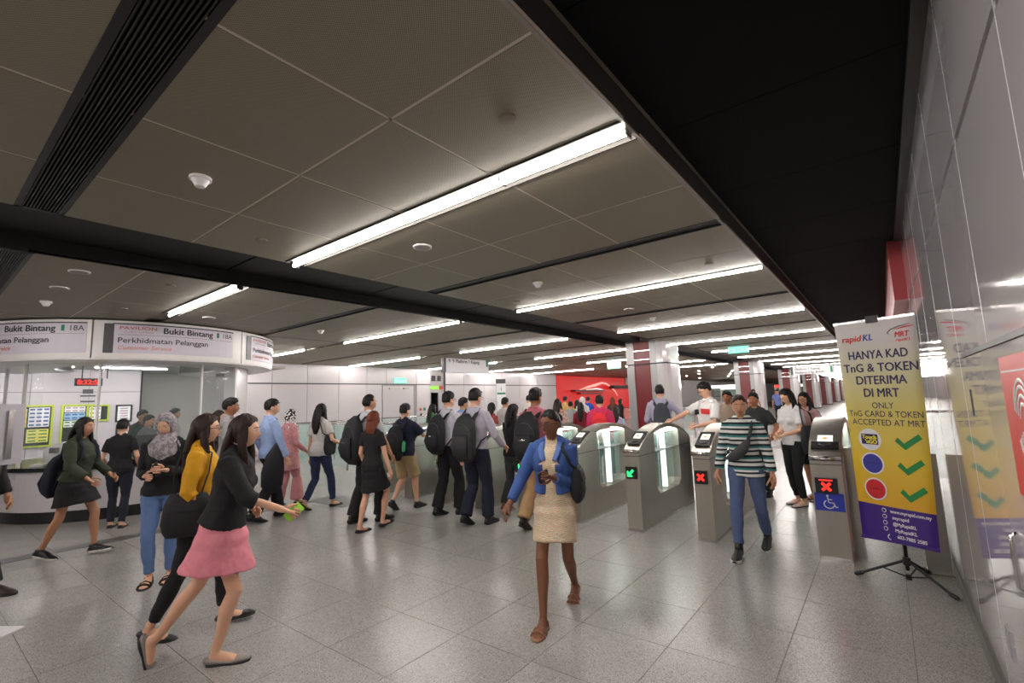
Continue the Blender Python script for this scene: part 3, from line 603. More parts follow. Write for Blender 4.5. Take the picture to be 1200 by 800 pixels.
def grad(nt, tc, b):
    sp = nt.nodes.new('ShaderNodeSeparateXYZ'); nt.links.new(tc.outputs['Object'], sp.inputs[0])
    mr = nt.nodes.new('ShaderNodeMapRange'); mr.inputs[1].default_value=.55; mr.inputs[2].default_value=2.13; nt.links.new(sp.outputs[2], mr.inputs[0])
    r = cr(nt,[(0,(222,165,25)),(.25,(226,190,50)),(.5,(214,196,95)),(.72,(206,200,160)),(.9,(205,198,196))],'LINEAR'); nt.links.new(mr.outputs[0], r.inputs[0]); nt.links.new(r.outputs[0], b.inputs['Base Color'])
MBAN = ramp_mat('banner_print', grad, .45); MPUR = mat('banner_purple',(62,28,128),.45); MNAVY = mat('banner_navy',(42,28,82),.5)
band(.6,2.12,MBAN,'sheet'); band(.33,.6,MPUR,'purple_foot',5)
def bwarp(u0, z0, w_=None, pull=.003):
    def f(co):
        out = []
        for x,y,z in co:
            X,Y,Z = bend(u0+x/BW, z0+z); out.append((X, Y-pull+y*.3, Z))
        return np.array(out)
    return f
def BT(st,u,z,sz,m_,**k): text('lettering',st,sz,m_,bn,warp=bwarp(u,z),**k)
MRD = mat('logo_red',(215,40,40),.5); MBL = mat('logo_blue',(50,50,150),.5); MCHK = mat('tick_green',(25,135,60),.5); MWH2 = mat('banner_white',(225,222,230),.5); MYEL = mat('logo_yellow',(240,225,40),.5)
BT('rapid',.07,1.955,.075,MRD,bold=.002,shear=.2,width=.155); BT('KL',.345,1.955,.075,MBL,bold=.002,shear=.2,width=.075)
BT('MRT',.74,1.96,.062,MRD,bold=.002,shear=.2,width=.1); BT('rapidKL',.75,1.925,.034,MRD,bold=.0005,shear=.2,width=.1)
def sheet_curve(name, pts, r, m_): A().tube([(lambda q:(q[0],q[1]-.003,q[2]))(bend(u,z)) for u,z in pts],[(rr,.001) for rr in r],n=6,ref=(0,1,0)).o(name,m_,bn)
sheet_curve('logo_arc',[(.68,1.985),(.66,2.0),(.7,2.025),(.8,2.045),(.93,2.058)],[.002,.004,.004,.004,.002],MSIGNDK); sheet_curve('logo_arc',[(.74,2.022),(.86,2.035),(.97,2.04)],[.002,.006,.003],MRD)
BT('HANYA KAD',.13,1.8,.1,MNAVY,bold=.002,width=.43); BT('TnG & TOKEN',.05,1.69,.1,MNAVY,bold=.002,width=.535); BT('DITERIMA',.19,1.585,.1,MNAVY,bold=.002,width=.37); BT('DI MRT',.27,1.48,.1,MNAVY,bold=.002,width=.26)
BT('ONLY',.36,1.385,.07,MNAVY,width=.16); BT('TnG CARD & TOKEN',.04,1.315,.07,MNAVY,width=.54); BT('ACCEPTED AT MRT',.07,1.245,.07,MNAVY,width=.53)
def blob(u,z,r,m_,name,pull=.003,th=.002):
    P=[]
    for k in range(28):
        a=2*PI*k/28; P.append((u+r*math.cos(a)/BW, z+r*math.sin(a)))
    V=[]; 
    for q in (pull,pull+th):
        for a,b in P: X,Y,Z=bend(a,b); V.append((X,Y-q,Z))
    n=28; F=[tuple(range(n)),tuple(range(n,2*n))[::-1]]+[(i,n+i,n+(i+1)%n,(i+1)%n) for i in range(n)]
    return mk(name,V,F,m_,bn)
for i,(z,m_) in enumerate(((1.125,MWH2),(.93,MBL),(.725,mat('token_red',(205,25,30),.5)))):
    blob(.28,z,.088,mat('disc_rim',(232,230,236),.5) if i==0 else bpy.data.materials['disc_rim'],'token_disc'); blob(.28,z,.077,m_,'token_face',.006)
    c=[(.6,z+.0),(.64,z+.03),(.71,z-.015),(.89,z+.065),(.93,z+.03),(.72,z-.065)]
    V=[]
    for q in (.003,.005):
        for a,b in c: X,Y,Z=bend(a,b); V.append((X,Y-q,Z))
    F=[(0,1,2,5),(2,3,4,5),(6,11,8,7),(8,11,10,9)]+[(i_,6+i_,6+(i_+1)%6,(i_+1)%6) for i_ in range(6)]
    mk('tick_mark',V,F,MCHK,bn)
q=[(.17,1.085),(.39,1.085),(.39,1.17),(.17,1.17)]; V=[]
for p_ in (.008,.0095):
    for a,b in q: X,Y,Z=bend(a,b); V.append((X,Y-p_,Z))
mk('logo_plate',V,[(0,1,2,3),(7,6,5,4),(0,4,5,1),(1,5,6,2),(2,6,7,3),(3,7,4,0)],MNAVY,bn)
text('lettering','Touch',.045,MYEL,bn,warp=bwarp(.18,1.13,pull=.011),bold=.002,width=.11); text('lettering',"'nGO",.045,MYEL,bn,warp=bwarp(.22,1.093,pull=.011),bold=.002,width=.09)
text('lettering','TOKEN',.022,MNAVY,bn,warp=bwarp(.2,.925,pull=.009),width=.09); text('lettering','TOKEN',.022,MREDC,bn,warp=bwarp(.2,.72,pull=.009),width=.09)
for i,st_ in enumerate(('www.myrapid.com.my','myrapid','@MyRapidKL','MyRapidKL','603-7885 2585')):
    text('lettering',st_,.036,MWH2,bn,warp=bwarp((.44,.46,.46,.48,.5)[i],.555-.047*i),bold=.0012,width=(.29,.12,.17,.16,.21)[i])
for i in range(4): blob(.36,.567-.047*i,.017,MWH2,'social_mark'); blob(.36,.567-.047*i,.012,MPUR,'social_mark',.006)
sheet_curve('phone_mark',[(.4,.385),(.375,.37),(.38,.355),(.41,.345)],[.004,.003,.003,.004],MWH2)
A().box(-BW/2,BW/2,-.07,-.05,2.115,2.135).o('top_rod', MCHROME, bn); A().box(-.04,.045,-.075,-.04,2.1,2.16).o('top_clip', MBLK2, bn); A().box(-BW/2*.86,BW/2*.88,-.125,-.1,.325,.345).o('bottom_rod', MPUR, bn)
A().tube([(.0,.0,.1),(.0,.0,.7),(0,-.01,1.5),(0,-.04,2.13)],[.014,.012,.01,.009],n=10,rnd=False).o('pole', MBLK2, bn, True)
A().cyl((0,0),.026,.14,.2,12).o('collar', MBLK2, bn); A().cyl((0,0),.02,.03,.07,12).o('lower_collar', MBLK2, bn)
for a_ in (-160,-22,85):
    c,s_=math.cos(math.radians(a_)),math.sin(math.radians(a_)); l_ = A().tube([(.02*c,.02*s_,.17),(.32*c,.32*s_,.025)],[.011]*2,n=8).o('leg', MBLK2, bn, True)
    A().tube([(.3*c,.3*s_,.033),(.345*c,.345*s_,.018)],[.017]*2,n=8).o('rubber_foot', MDARK, l_, True); A().tube([(.015*c,.015*s_,.05),(.17*c,.17*s_,.1)],[.006]*2,n=6).o('brace', MBLK2, bn)
# ------------------------------------------------------------------ people
SK = {'light': (222,172,142), 'mid': (196,142,110), 'tan': (168,112,80), 'brown': (126,80,56)}
MSK = {}
for k, c in SK.items(): MSK[k] = mat('skin_'+k, c, .5, var=.05, vscale=12, sss=.08)
def hairm(n, c): return mat(n, c, .5, bump=.5, bscale=60, stretch=(1,1,.06), var=.35, vscale=60, spec=.3)
HB = hairm('hair_black', (22,19,19)); HBR = hairm('hair_dark_brown', (44,27,22)); HAU = hairm('hair_auburn', (108,52,28))
CM = {}
def C(rgb, rough=.85):
    k = (rgb, rough)
    if k not in CM: CM[k] = cloth('cloth_%d_%d_%d' % rgb, rgb, rough)
    return CM[k]
FOLD = bpy.data.textures.new('folds','CLOUDS'); FOLD.noise_scale = .11; FOLD.noise_depth = 2
def bake(o, vox, it=3, fold=0):
    r = o.modifiers.new('r','REMESH'); r.mode = 'VOXEL'; r.voxel_size = vox; r.use_smooth_shade = True
    if it: s_ = o.modifiers.new('s','SMOOTH'); s_.iterations = it; s_.factor = .5
    if fold: d_ = o.modifiers.new('d','DISPLACE'); d_.texture = FOLD; d_.strength = fold; d_.mid_level = .45; d_.texture_coords = 'LOCAL'
    dg = bpy.context.evaluated_depsgraph_get(); me = bpy.data.meshes.new_from_object(o.evaluated_get(dg)); old = o.data; nm = old.name
    o.modifiers.clear(); o.data = me; bpy.data.meshes.remove(old); me.name = nm; return o
def nrm(v): return v/(np.linalg.norm(v)+1e-9)
def ik(a, t, l1, l2, pole):
    d = t-a; L = np.linalg.norm(d)
    if L > (l1+l2)*.998: t = a+d/L*(l1+l2)*.998; d = t-a; L = np.linalg.norm(d)
    x = (l1*l1-l2*l2+L*L)/(2*L); h_ = math.sqrt(max(0, l1*l1-x*x)); u = d/L; pl_ = np.asarray(pole, float); pl_ = nrm(pl_-u*(pl_@u))
    return a+u*x+pl_*h_, t
def eul(yaw, pitch, roll=0):
    cy, sy, cp, sp, cr_, sr = math.cos(yaw), math.sin(yaw), math.cos(pitch), math.sin(pitch), math.cos(roll), math.sin(roll)
    return np.array([[cy,-sy,0],[sy,cy,0],[0,0,1]])@np.array([[1,0,0],[0,cp,-sp],[0,sp,cp]])@np.array([[cr_,0,sr],[0,1,0],[-sr,0,cr_]])
def hp(ph, th, face=True, g=0.0):
    """point of the head surface: azimuth ph (0 = face), elevation th, about the head centre"""
    c = math.cos(th); x = .073*c*math.sin(ph); y = .093*c*math.cos(ph); z = .114*math.sin(th)
    if z < 0:
        k = min(1, -z/.1); x *= 1-.30*k*k
        if y < 0: y *= 1-.45*k
        else: y *= 1-.10*k; 
    if y < 0: y *= 1.04
    if face and y > 0:
        G = lambda a, b, cx, cz_: math.exp(-((x-cx)/a)**2-((z-cz_)/b)**2)
        y += .022*G(.011,.016,0,-.026)+.010*G(.009,.02,0,-.006)+.005*G(.05,.01,0,.026)-.011*G(.017,.012,.031,.004)-.011*G(.017,.012,-.031,.004)
        y += .007*G(.022,.009,0,-.058)-.003*G(.03,.004,0,-.058)+.010*G(.02,.016,0,-.092)+.004*G(.018,.02,.045,-.03)+.004*G(.018,.02,-.045,-.03)
    return np.array([x,y,z])*(1+g)
def grid(a, f, n=32, m=22):
    V = [f(0,-PI/2)]+[f(2*PI*k/n, -PI/2+PI*i/m) for i in range(1,m) for k in range(n)]+[f(0,PI/2)]; F = []
    for k in range(n): F.append((0, 1+(k+1)%n, 1+k)[::-1]); F.append((len(V)-1, 1+(m-2)*n+k, 1+(m-2)*n+(k+1)%n)[::-1])
    for i in range(m-2):
        for k in range(n): F.append((1+i*n+k, 1+(i+1)*n+k, 1+(i+1)*n+(k+1)%n, 1+i*n+(k+1)%n))
    a.add(V, F)
def sm(x, a, b): t = min(1, max(0, (x-a)/(b-a))); return t*t*(3-2*t)
GROUPQ = 'passengers near the fare gates'
def person(label, pos, head, H=1.65, sex='m', skin='light', L=(0,-.1,0), R=(0,.1,0), hl=None, hr=None, look=(0,0), lean=0, twist=0,
           hair='short', hm=None, hcut=.35, top=None, bot=None, shoe='flat', shoem=None, near=1, glasses=False, collar=None, extra=None, grip=(.6,.6), fat=1.0, group=None, pf=None):
    """stands at pos (x, y), walks towards the compass angle head; feet and wrists are targets in the person's own frame (x right, y forward)"""
    s = H/1.695; root = empty('person', (pos[0], pos[1], 0), math.radians(head-90)); tag(root, label, 'person', group); hm = hm or HB; fem = sex == 'f'
    vox = (.0085, .011, .018)[near-1 if near else 0]*1.0
    f_ = .92 if fem else 1.0; sk = MSK[skin]
    # legs: ball of foot (fwd, side, pitch deg, lift)
    feet = []
    for F_ in (L, R):
        y, x, p = F_[0], F_[1], math.radians(F_[2]); lift = F_[3] if len(F_) > 3 else 0
        fr = np.array([[1,0,0],[0,math.cos(p),math.sin(p)],[0,-math.sin(p),math.cos(p)]])   # heel rises with p
        ball = np.array([x, y, .022+lift+(.0 if p >= 0 else .1*math.sin(-p))]); ank = ball+fr@np.array([0,-.125,.058]); feet.append((ball, fr, ank))
    hw = .085 if not fem else .088
    mid = (feet[0][0][1]+feet[1][0][1])/2-.09 if pf is None else pf; zp = .885; lk = np.array([0, mid, 0])
    for _ in range(30):
        ok = True
        for sd, (b_, r_, an) in zip((-1,1), feet):
            if np.linalg.norm(np.array([sd*hw, mid, zp])-an) > .802 and an[2] < .25: zp -= .006; ok = False
        if ok: break
    hipc = np.array([0, mid, zp]); knees = []
    for sd, (b_, r_, an) in zip((-1,1), feet): knees.append(ik(hipc+[sd*hw,0,0], an, .405, .40, (sd*.08,1,.05)))
    ln = math.tan(math.radians(lean))
    def sp(t, x=0, y=0): return hipc+np.array([x, t*ln+y, t*(1-.3*ln*ln)])
    if fem: tor = [(-.07,.10,.085,0),(-.02,.155,.105,-.01),(.05,.162,.112,-.012),(.12,.138,.098,-.002),(.18,.120,.088,.004),(.26,.124,.092,.008),(.34,.138,.10,.012),(.40,.142,.095,.005),(.45,.132,.085,-.003),(.49,.105,.07,-.012),(.525,.068,.058,-.016),(.555,.05,.05,-.012)]
    else: tor = [(-.07,.10,.085,0),(-.02,.148,.105,-.01),(.05,.152,.112,-.008),(.12,.142,.105,.002),(.18,.138,.102,.006),(.26,.146,.108,.008),(.34,.162,.115,.008),(.41,.168,.11,.0),(.455,.155,.095,-.008),(.495,.12,.076,-.014),(.53,.076,.062,-.016),(.56,.055,.055,-.012)]
    shw = .152 if fem else .176
    kt = .86 if top else 1; kl = .80 if (bot or (top and 'hem' in (top[2] if len(top) > 2 else {}))) else 1; longleg = bool(bot and bot[0] in ('trousers','jeans','wide','slim')); kk = .85 if longleg else 1
    slv = (top[2].get('sl') if top and len(top) > 2 and 'sl' in top[2] else {'tee':.32,'shirt':.95,'sweater':.92,'dress':.3,'jacket':.92,'robe':.95}[top[0]]) if top else 0
    ka = .82 if slv > .15 else 1; kb = .8 if slv > .55 else 1; kw = .9 if slv > .8 else 1
    def torso(a, e, t0, t1, hem=0, n=24, full=1.0, wide=0):
        ts = [q for q in tor if t0 <= q[0] <= t1]; P = []; Rr = []
        for t, rx, ry, oy in ts:
            if wide and t < -.05: rx, ry = .155, .108
            ex = hem*max(0, (.12-t)/.2) if t < .12 else 0
            P.append(sp(t, 0, oy)); Rr.append((rx*fat+e+ex, ry*fat*full+e+ex))
        a.tube(P, Rr, n=n, ref=(0,1,0), rnd=False)
    # ---- arms
    arms = []
    for sd, tg in ((-1,hl),(1,hr)):
        S0 = sp(.475, sd*shw, -.006)
        if tg is None: tg = (sd*(shw+.075), .03+mid*.0, .80)
        T = np.array([tg[0], tg[1]+mid, tg[2]]); pole = (sd*.45, -1, -.35) if len(tg) < 4 else tg[3]
        el, wr_ = ik(S0, T, .275, .245, pole); arms.append((S0, el, wr_))
    body = A()
    tor_ = tor; tor = [(t, rx*(kt if t < .5 else 1), ry*(kt if t < .5 else 1), oy) for t, rx, ry, oy in tor]; torso(body, 0, -.1, .6); tor = tor_
    hc = sp(.685, 0, .015+.0)+np.array([0, math.sin(math.radians(-look[1]))*.03, 0])
    for sd in (-1,1): body.tube([sp(.585,sd*.012,-.02), sp(.53,sd*.06,-.018), sp(.495,sd*(shw-.05),-.012)], [.036*f_,.034*f_,.036*f_], n=12)
    body.tube([sp(.50,0,-.015), sp(.57,0,-.01), hc+np.array([0,-.012,-.05])], [.058*f_, .052*f_, .052*f_], n=14)
    for sd, (b_, r_, an), (kn, an2) in zip((-1,1), feet, knees):
        h0 = hipc+np.array([sd*hw,0,0]); mt = (h0+kn)/2; mc = kn+(an2-kn)*.32
        back = nrm(np.cross(an2-kn, (1,0,0)))*(-1)
        body.tube([h0+[0,0,.02], mt, kn, mc+np.array([0,-.012,0]), kn+(an2-kn)*.7, an2], [.088*fat*kl, .074*f_*fat*kl, .054*f_*kk, .054*f_*kk, .038*f_*kk, .032*f_], n=14, ref=(0,1,0))
        foot = [(-.165,.02,.02,.028),(-.14,.032,.034,.036),(-.10,.033,.04,.04),(-.04,.037,.03,.03),(0,.043,.02,.02),(.04,.04,.014,.014),(.068,.024,.009,.01)]
        body.tube([b_+r_@np.array([0,y,z-.022]) for y,_,_,z in foot], [(a_,c_) for _,a_,c_,_ in foot], n=12, ref=(0,0,1))
        body.tube([an2+np.array([0,0,.02]), b_+r_@np.array([0,-.12,.025])], [.032*f_,.034], n=12)
    for sd, (S0, el, wr_) in zip((-1,1), arms):
        body.tube([sp(.465,sd*(shw-.07)), S0, (S0+el)/2, el, el+(wr_-el)*.35, wr_], [.05*f_*ka, .05*f_*ka, .042*f_*(kb if slv > .55 else (ka if slv > .3 else 1)), .036*f_*kb, .038*f_*kb, .026*f_*kw], n=12)
        d = nrm(wr_-el); pal = wr_+d*.05; side = nrm(np.cross(d, (sd*.9,.3,.1))) ; body.tube([wr_-d*.01, wr_+d*.03, wr_+d*.078], [(.022,.026),(.015,.037),(.012,.036)] if True else 0, n=12, ref=np.cross(d, side))
    HR = eul(math.radians(look[0]+twist), math.radians(look[1]))
    HR0 = HR
    def HW(p): return hc+HR@np.asarray(p)
    grid(body, lambda ph, th: HW(hp(ph, th)))
    for sd in (-1,1): body.ell(HW((sd*.072,-.012,-.012)), (.009,.017,.028), R=HR)
    bo_ = body.o('body', sk, root, True, sc=s); bake(bo_, vox*s if near < 3 else vox, 2)
    # fingers, each its own bent chain rooted in the palm, in the same mesh
    fg = A(); hands = []
    for i, (sd, (S0, el, wr_)) in enumerate(zip((-1,1), arms)):
        d = nrm(wr_-el); side = nrm(np.cross(d, (sd*.9,.3,.1))); nrmv = nrm(np.cross(d, side)); inn = nrmv*(1 if (nrmv@np.array([-sd,0,0])) > 0 else -1)
        fw = side if (side@np.array([0,1,.3])) > 0 else -side
        g_ = grip[i]; hands.append((d, fw, inn))
        for j, (off, ln_) in enumerate(((.027,.072),(.009,.08),(-.009,.075),(-.026,.058))):
            p0 = wr_+d*.07+fw*off; a1 = g_*.5; P = [p0]; ang = a1*.5; 
            for q in range(3): P.append(P[-1]+(d*math.cos(ang)+inn*math.sin(ang))*ln_*(.42,.32,.26)[q]); ang += a1*1.4
            fg.tube(P, [.0088,.0085,.0078,.0065], n=7)
        p0 = wr_+d*.025+fw*.028; P = [p0, p0+(fw*.6+d*.7+inn*.25)*.032, p0+(fw*.55+d*.95+inn*.5)*.056, p0+(fw*.4+d*1.1+inn*.7)*.07]
        fg.tube(P, [.011,.0105,.009,.007], n=7)
    nb = len(bo_.data.vertices)
    import bmesh
    bm = bmesh.new(); bm.from_mesh(bo_.data); vs = [bm.verts.new(tuple(v*s)) for v in fg.V]
    for f in fg.F:
        fc = bm.faces.new([vs[i] for i in f]); fc.smooth = True
    bm.to_mesh(bo_.data); bm.free()
    # ---- face pieces
    def F(name, a, m, par=None): return a.o(name, m, par or root, True, sc=s)
    facing = near <= 2
    if facing:
        for sd in (-1,1):
            e = A().ell(HW((sd*.031,.0745,.004)), (.0115,.009,.0055), R=HR).o('eye', MEYE, root, True, sc=s); A().ell(HW((sd*.031,.0828,.003)), (.005,.0018,.005), R=HR).o('iris', MDARK, e, True, sc=s)
            A().tube([HW((sd*.014,.094,.024)), HW((sd*.032,.092,.029)), HW((sd*.05,.078,.023))], [.0028,.003,.002], n=6).o('eyebrow', hm, root, True, sc=s)
        A().tube([HW((-.022,.085,-.060)), HW((-.008,.096,-.0575)), HW((.008,.096,-.0575)), HW((.022,.085,-.060))], [(.003,.003),(.005,.006),(.005,.006),(.003,.003)], n=8).o('lips', MLIP, root, True, sc=s)
    if glasses:
        g = A()
        for sd in (-1,1):
            g.tube([HW((sd*.033+.022*math.cos(t),.101,.003+.016*math.sin(t))) for t in np.linspace(0,2*PI,14)], [.002]*14, n=5); g.tube([HW((sd*.055,.1,.008)), HW((sd*.076,.0,.004))], [.002]*2, n=5)
        g.tube([HW((-.011,.103,.008)), HW((.011,.103,.008))], [.002]*2, n=5); F('glasses', g, MDARK)
    # ---- hair
    if hair in ('short','bald','bun','pony','long','longtied','bob'):
        a = A(); zline = {'short':-.032,'bald':-.05,'bun':-.05,'pony':-.05,'long':-.06,'longtied':-.06,'bob':-.09}[hair]; vol = {'short':.015,'bald':.006,'bun':.008,'pony':.008,'long':.014,'longtied':.012,'bob':.016}[hair]
        lf_ = hair in ('long','bob','longtied')
        def hf(ph, th):
            p = hp(ph, th, False); az = abs((ph+PI)%(2*PI)-PI)   # 0 front
            front = .066-.03*sm(az,.35,1.0)+.004*math.sin(ph*11) if hair != 'bald' else .088-.03*sm(az,.3,1.2)
            edge_az = 1.05 if not lf_ else .85
            m_ = 1.0
            if az < edge_az+.35: m_ = sm(p[2], front-.012, front+.012); m_ = max(m_, sm(az, edge_az+.1, edge_az+.35))
            zl = zline if az > 1.9 or lf_ else (zline+(.03 if az > 1.45 else .035))
            m_ = min(m_, sm(p[2], zl-.012, zl+.012)) if not (lf_ and az > .9) else m_
            if az > 1.35 and az < 1.75 and p[2] < .012 and not lf_: m_ = 0
            g_ = vol*(.55+.45*sm(p[2],0,.05) if hair == 'short' else 1)*(1+.25*math.sin(ph*13+th*5)+.2*math.sin(ph*29)+(.5 if hair == 'short' and p[2] > .06 else 0))
            u = nrm(p); return HW(p+u*(g_*m_-.016*(1-m_)))
        grid(a, hf, 44, 30)
        if hair in ('long','longtied'):
            ll = hcut; P = []; Rr = []
            dn = np.array([0,0,-1.0])
            base = HW((0,-.045,.02)); backw = HR@np.array([0,-1,0]); backw[2] = 0; backw = nrm(backw); bw_ = .055
            for q in range(9):
                t = q/8; P.append(base+dn*(ll+.06)*t+backw*(.02+.045*math.sin(min(1,t*1.6)*PI/2)+.01*t)+np.array([0,ln*-(t)*.05,0])); wv = .072+.022*math.sin(t*PI*.8)-.022*t
                Rr.append((wv*(1-.35*sm(t,.75,1)), .042-.012*t))
            a.tube(P, Rr, n=20, ref=tuple(backw))
            for sd in (-1,1):
                if hair == 'longtied': continue
                fr_ = HR@np.array([sd*.066,.0,0]); a.tube([HW((sd*.068,.012,.03)), HW((sd*.084,.004,-.05)), HW((sd*.086,.02,-.11))+dn*.04, HW((sd*.07,.03,-.12))+dn*min(.16,ll*.45), HW((sd*.05,.045,-.12))+dn*min(.26,ll*.7)], [(.012,.03),(.014,.032),(.016,.03),(.016,.026),(.006,.012)], n=10, ref=(0,1,0))
        if hair == 'bob': a.tube([HW((0,-.02,.0)), HW((0,-.032,-.06)), HW((0,-.045,-.11)), HW((0,-.055,-.155)), HW((0,-.06,-.20))], [(.086,.074),(.090,.074),(.093,.068),(.096,.06),(.088,.045)], n=20, ref=(0,1,0))
        if hair == 'bun': a.ell(HW((0,-.118,.03)), (.04,.035,.038), R=HR)
        if hair == 'pony': a.tube([HW((0,-.09,.02)), HW((0,-.135,.0)), HW((0,-.14,-.08)), HW((0,-.13,-.16))], [.02,.03,.028,.01], n=10)
        if hair == 'short':
            for q in range(26):
                ph = random.uniform(0,2*PI); th = random.uniform(.5,1.4); p = hp(ph,th,False); u = nrm(p); t_ = np.array([random.uniform(-.5,.5), random.uniform(.1,.9), 0]); a.tube([HW(p+u*.008), HW(p+u*.018+t_*.02), HW(p+u*.018+t_*.04)], [.008,.007,.002], n=5)
        F('hair', a, hm)
    if hair == 'hijab':
        a = A()
        def hf(ph, th):
            p = hp(ph, th, False); az = abs((ph+PI)%(2*PI)-PI); m_ = 1-(1-sm(((p[0]/.058)**2+((p[2]+.012)/.085)**2)**.5,.85,1.05))*(1 if p[1] > .0 else 0)
            u = nrm(p); return HW(p+u*((.02+.003*math.sin(9*th+3*ph))*m_-.014*(1-m_)))
        grid(a, hf, 40, 28)
        a.tube([HW((0,-.028,-.03)), HW((0,-.02,-.10)), sp(.545,0,.0), sp(.47,0,.02), sp(.38,0,.035)], [(.082,.07),(.075,.072),(.10,.09),(shw+.0,.125),(shw-.02,.13)], n=26, ref=(0,1,0))
        for q in range(4): a.tube([HW((-.07+.01*q,.045,-.11-.008*q)), HW((0,.085,-.135-.02*q)), HW((.072-.01*q,.04,-.10-.01*q))], [.01,.014,.01], n=8)
        o_ = F('headscarf', a, hm)
        if near < 3: bake(o_, vox*1.05*s, 2)
    # ---- clothing
    def armtube(a, frac, e, cuff=0):
        for sd, (S0, el, wr_) in zip((-1,1), arms):
            a.tube([sp(.57,sd*.02,-.02), sp(.528,sd*.062,-.018), sp(.495,sd*(shw-.04),-.012)], [.034*f_+e*.6,.04*f_+e*.7,.044*f_+e*.8], n=12)
            pts = [sp(.455,sd*(shw-.075)), S0+np.array([-sd*.004,0,0]), (S0+el)/2]; rr = [.06*f_+e*.4, .05*f_+e, .045*f_+e]
            if frac <= .5: pts[-1] = S0+(el-S0)*frac*2; rr[-1] = .047*f_+e+cuff
            else:
                pts += [el]; rr += [.039*f_+e]; q = (frac-.5)*2; pts += [el+(wr_-el)*q]; rr += [(.036-.009*q)*f_+e+cuff]
            a.tube(pts, rr, n=14, rnd=False)
    def legz(z):
        xs = []
        for sd, (b_, r_, an), (kn, an2) in zip((-1,1), feet, knees):
            h0 = hipc+np.array([sd*hw,0,0]); p0, p1 = (h0, kn) if z > kn[2] else (kn, an2); t = (z-p0[2])/(p1[2]-p0[2]+1e-9); xs.append(p0+(p1-p0)*min(1.05,max(0,t)))
        return xs
    def skirt(a, t0, zhem, e0, flare):
        P = []; Rr = []; z0 = sp(t0)[2]; r0 = [q for q in tor if abs(q[0]-t0) < .03][0]
        for i in range(8):
            t = i/7; z = z0+(zhem-z0)*t
            if z > hipc[2]-.03:
                tt = (z-hipc[2]); rx = np.interp(tt, [q[0] for q in tor], [q[1] for q in tor]); ry = np.interp(tt, [q[0] for q in tor], [q[2] for q in tor]); P.append(sp(tt,0,-.004)); Rr.append((rx*fat+e0+flare*t*.5, ry*fat+e0+flare*t*.5))
            else:
                l_ = legz(z); c_ = (l_[0]+l_[1])/2; P.append(np.array([c_[0],c_[1],z])); k_ = .075*fat; mn = 1-.25*min(1,(hipc[2]-z)/.45); Rr.append((max(abs(l_[0][0]-l_[1][0])/2+k_+e0, (.168*fat+e0)*mn)+flare*t, max(abs(l_[0][1]-l_[1][1])/2+k_*1.05+e0,(.122*fat+e0)*mn)+flare*t))
        a.tube(P, Rr, n=30, ref=(0,1,0), rnd=False)
    if bot:
        a = A(); k_, m_ = bot[0], bot[1]; prm = bot[2] if len(bot) > 2 else {}
        if k_ in ('trousers','jeans','wide','shorts','slim'):
            e = {'trousers':.014,'jeans':.007,'wide':.02,'shorts':.016,'slim':.006}[k_]; torso(a, e*.7+.003, -.1, .13)
            for sd, (b_, r_, an), (kn, an2) in zip((-1,1), feet, knees):
                h0 = hipc+np.array([sd*hw,0,0]); mt = (h0+kn)/2; lo = kn+(an2-kn)*(prm.get('len',.96)); flr = {'trousers':.032,'jeans':.008,'wide':.07,'shorts':0,'slim':.006}[k_]
                if k_ == 'shorts': a.tube([h0+[0,0,.03], mt, h0+(kn-h0)*.93], [.093*fat, .088*fat, .086*fat], n=16, rnd=False)
                else: a.tube([h0+[0,0,.03], mt, kn, kn+(an2-kn)*.4, lo], [.091*fat+e*.4, .076*f_*fat+e, .056*f_+e, .052*f_+e+flr*.35, .034*f_+e+flr], n=16, rnd=False)
            nm_ = 'shorts' if k_ == 'shorts' else 'jeans' if k_ == 'jeans' else 'trousers'
        else: skirt(a, .12, prm.get('hem',.5), .02, prm.get('flare',.04)); nm_ = 'skirt'
        o_ = F(nm_, a, m_)
        if near < 3: bake(o_, vox*1.1*s, 3, .022)
    if top:
        a = A(); k_, m_ = top[0], top[1]; prm = top[2] if len(top) > 2 else {}
        e = prm.get('e', {'tee':.012,'shirt':.016,'sweater':.022,'dress':.012,'jacket':.026,'robe':.03}[k_]); t0 = prm.get('t0', -.02 if k_ != 'shirt' else .05)
        torso(a, e, t0, prm.get('t1', .57), wide=1, hem=prm.get('hemf', .012))
        armtube(a, prm.get('sl', {'tee':.32,'shirt':.95,'sweater':.92,'dress':.3,'jacket':.92,'robe':.95}[k_]), e*.75, prm.get('cuff',.004 if prm.get('sl',1) > .5 else .01))
        if fem: 
            for sd in (-1,1): a.ell(sp(.33,sd*.062,.085+e*.5), (.052,.045,.05))
        if 'hem' in prm: skirt(a, .12, prm['hem'], e, prm.get('flare',.04))
        o_ = F({'tee':'tee_shirt','shirt':'shirt','sweater':'sweater','dress':'dress','jacket':'jacket','robe':'dress'}[k_], a, m_)
        if near < 3: bake(o_, vox*1.1*s, 3, .022)
        if collar: F('collar', A().tube([sp(.575,0,-.078), sp(.572,-.045,-.06), sp(.565,-.066,-.012), sp(.545,-.05,.045), sp(.515,-.012,.08), sp(.515,.012,.08), sp(.545,.05,.045), sp(.565,.066,-.012), sp(.572,.045,-.06), sp(.575,0,-.078)], [(.02,.008)]*10, n=8, ref=(0,0,1)), collar)
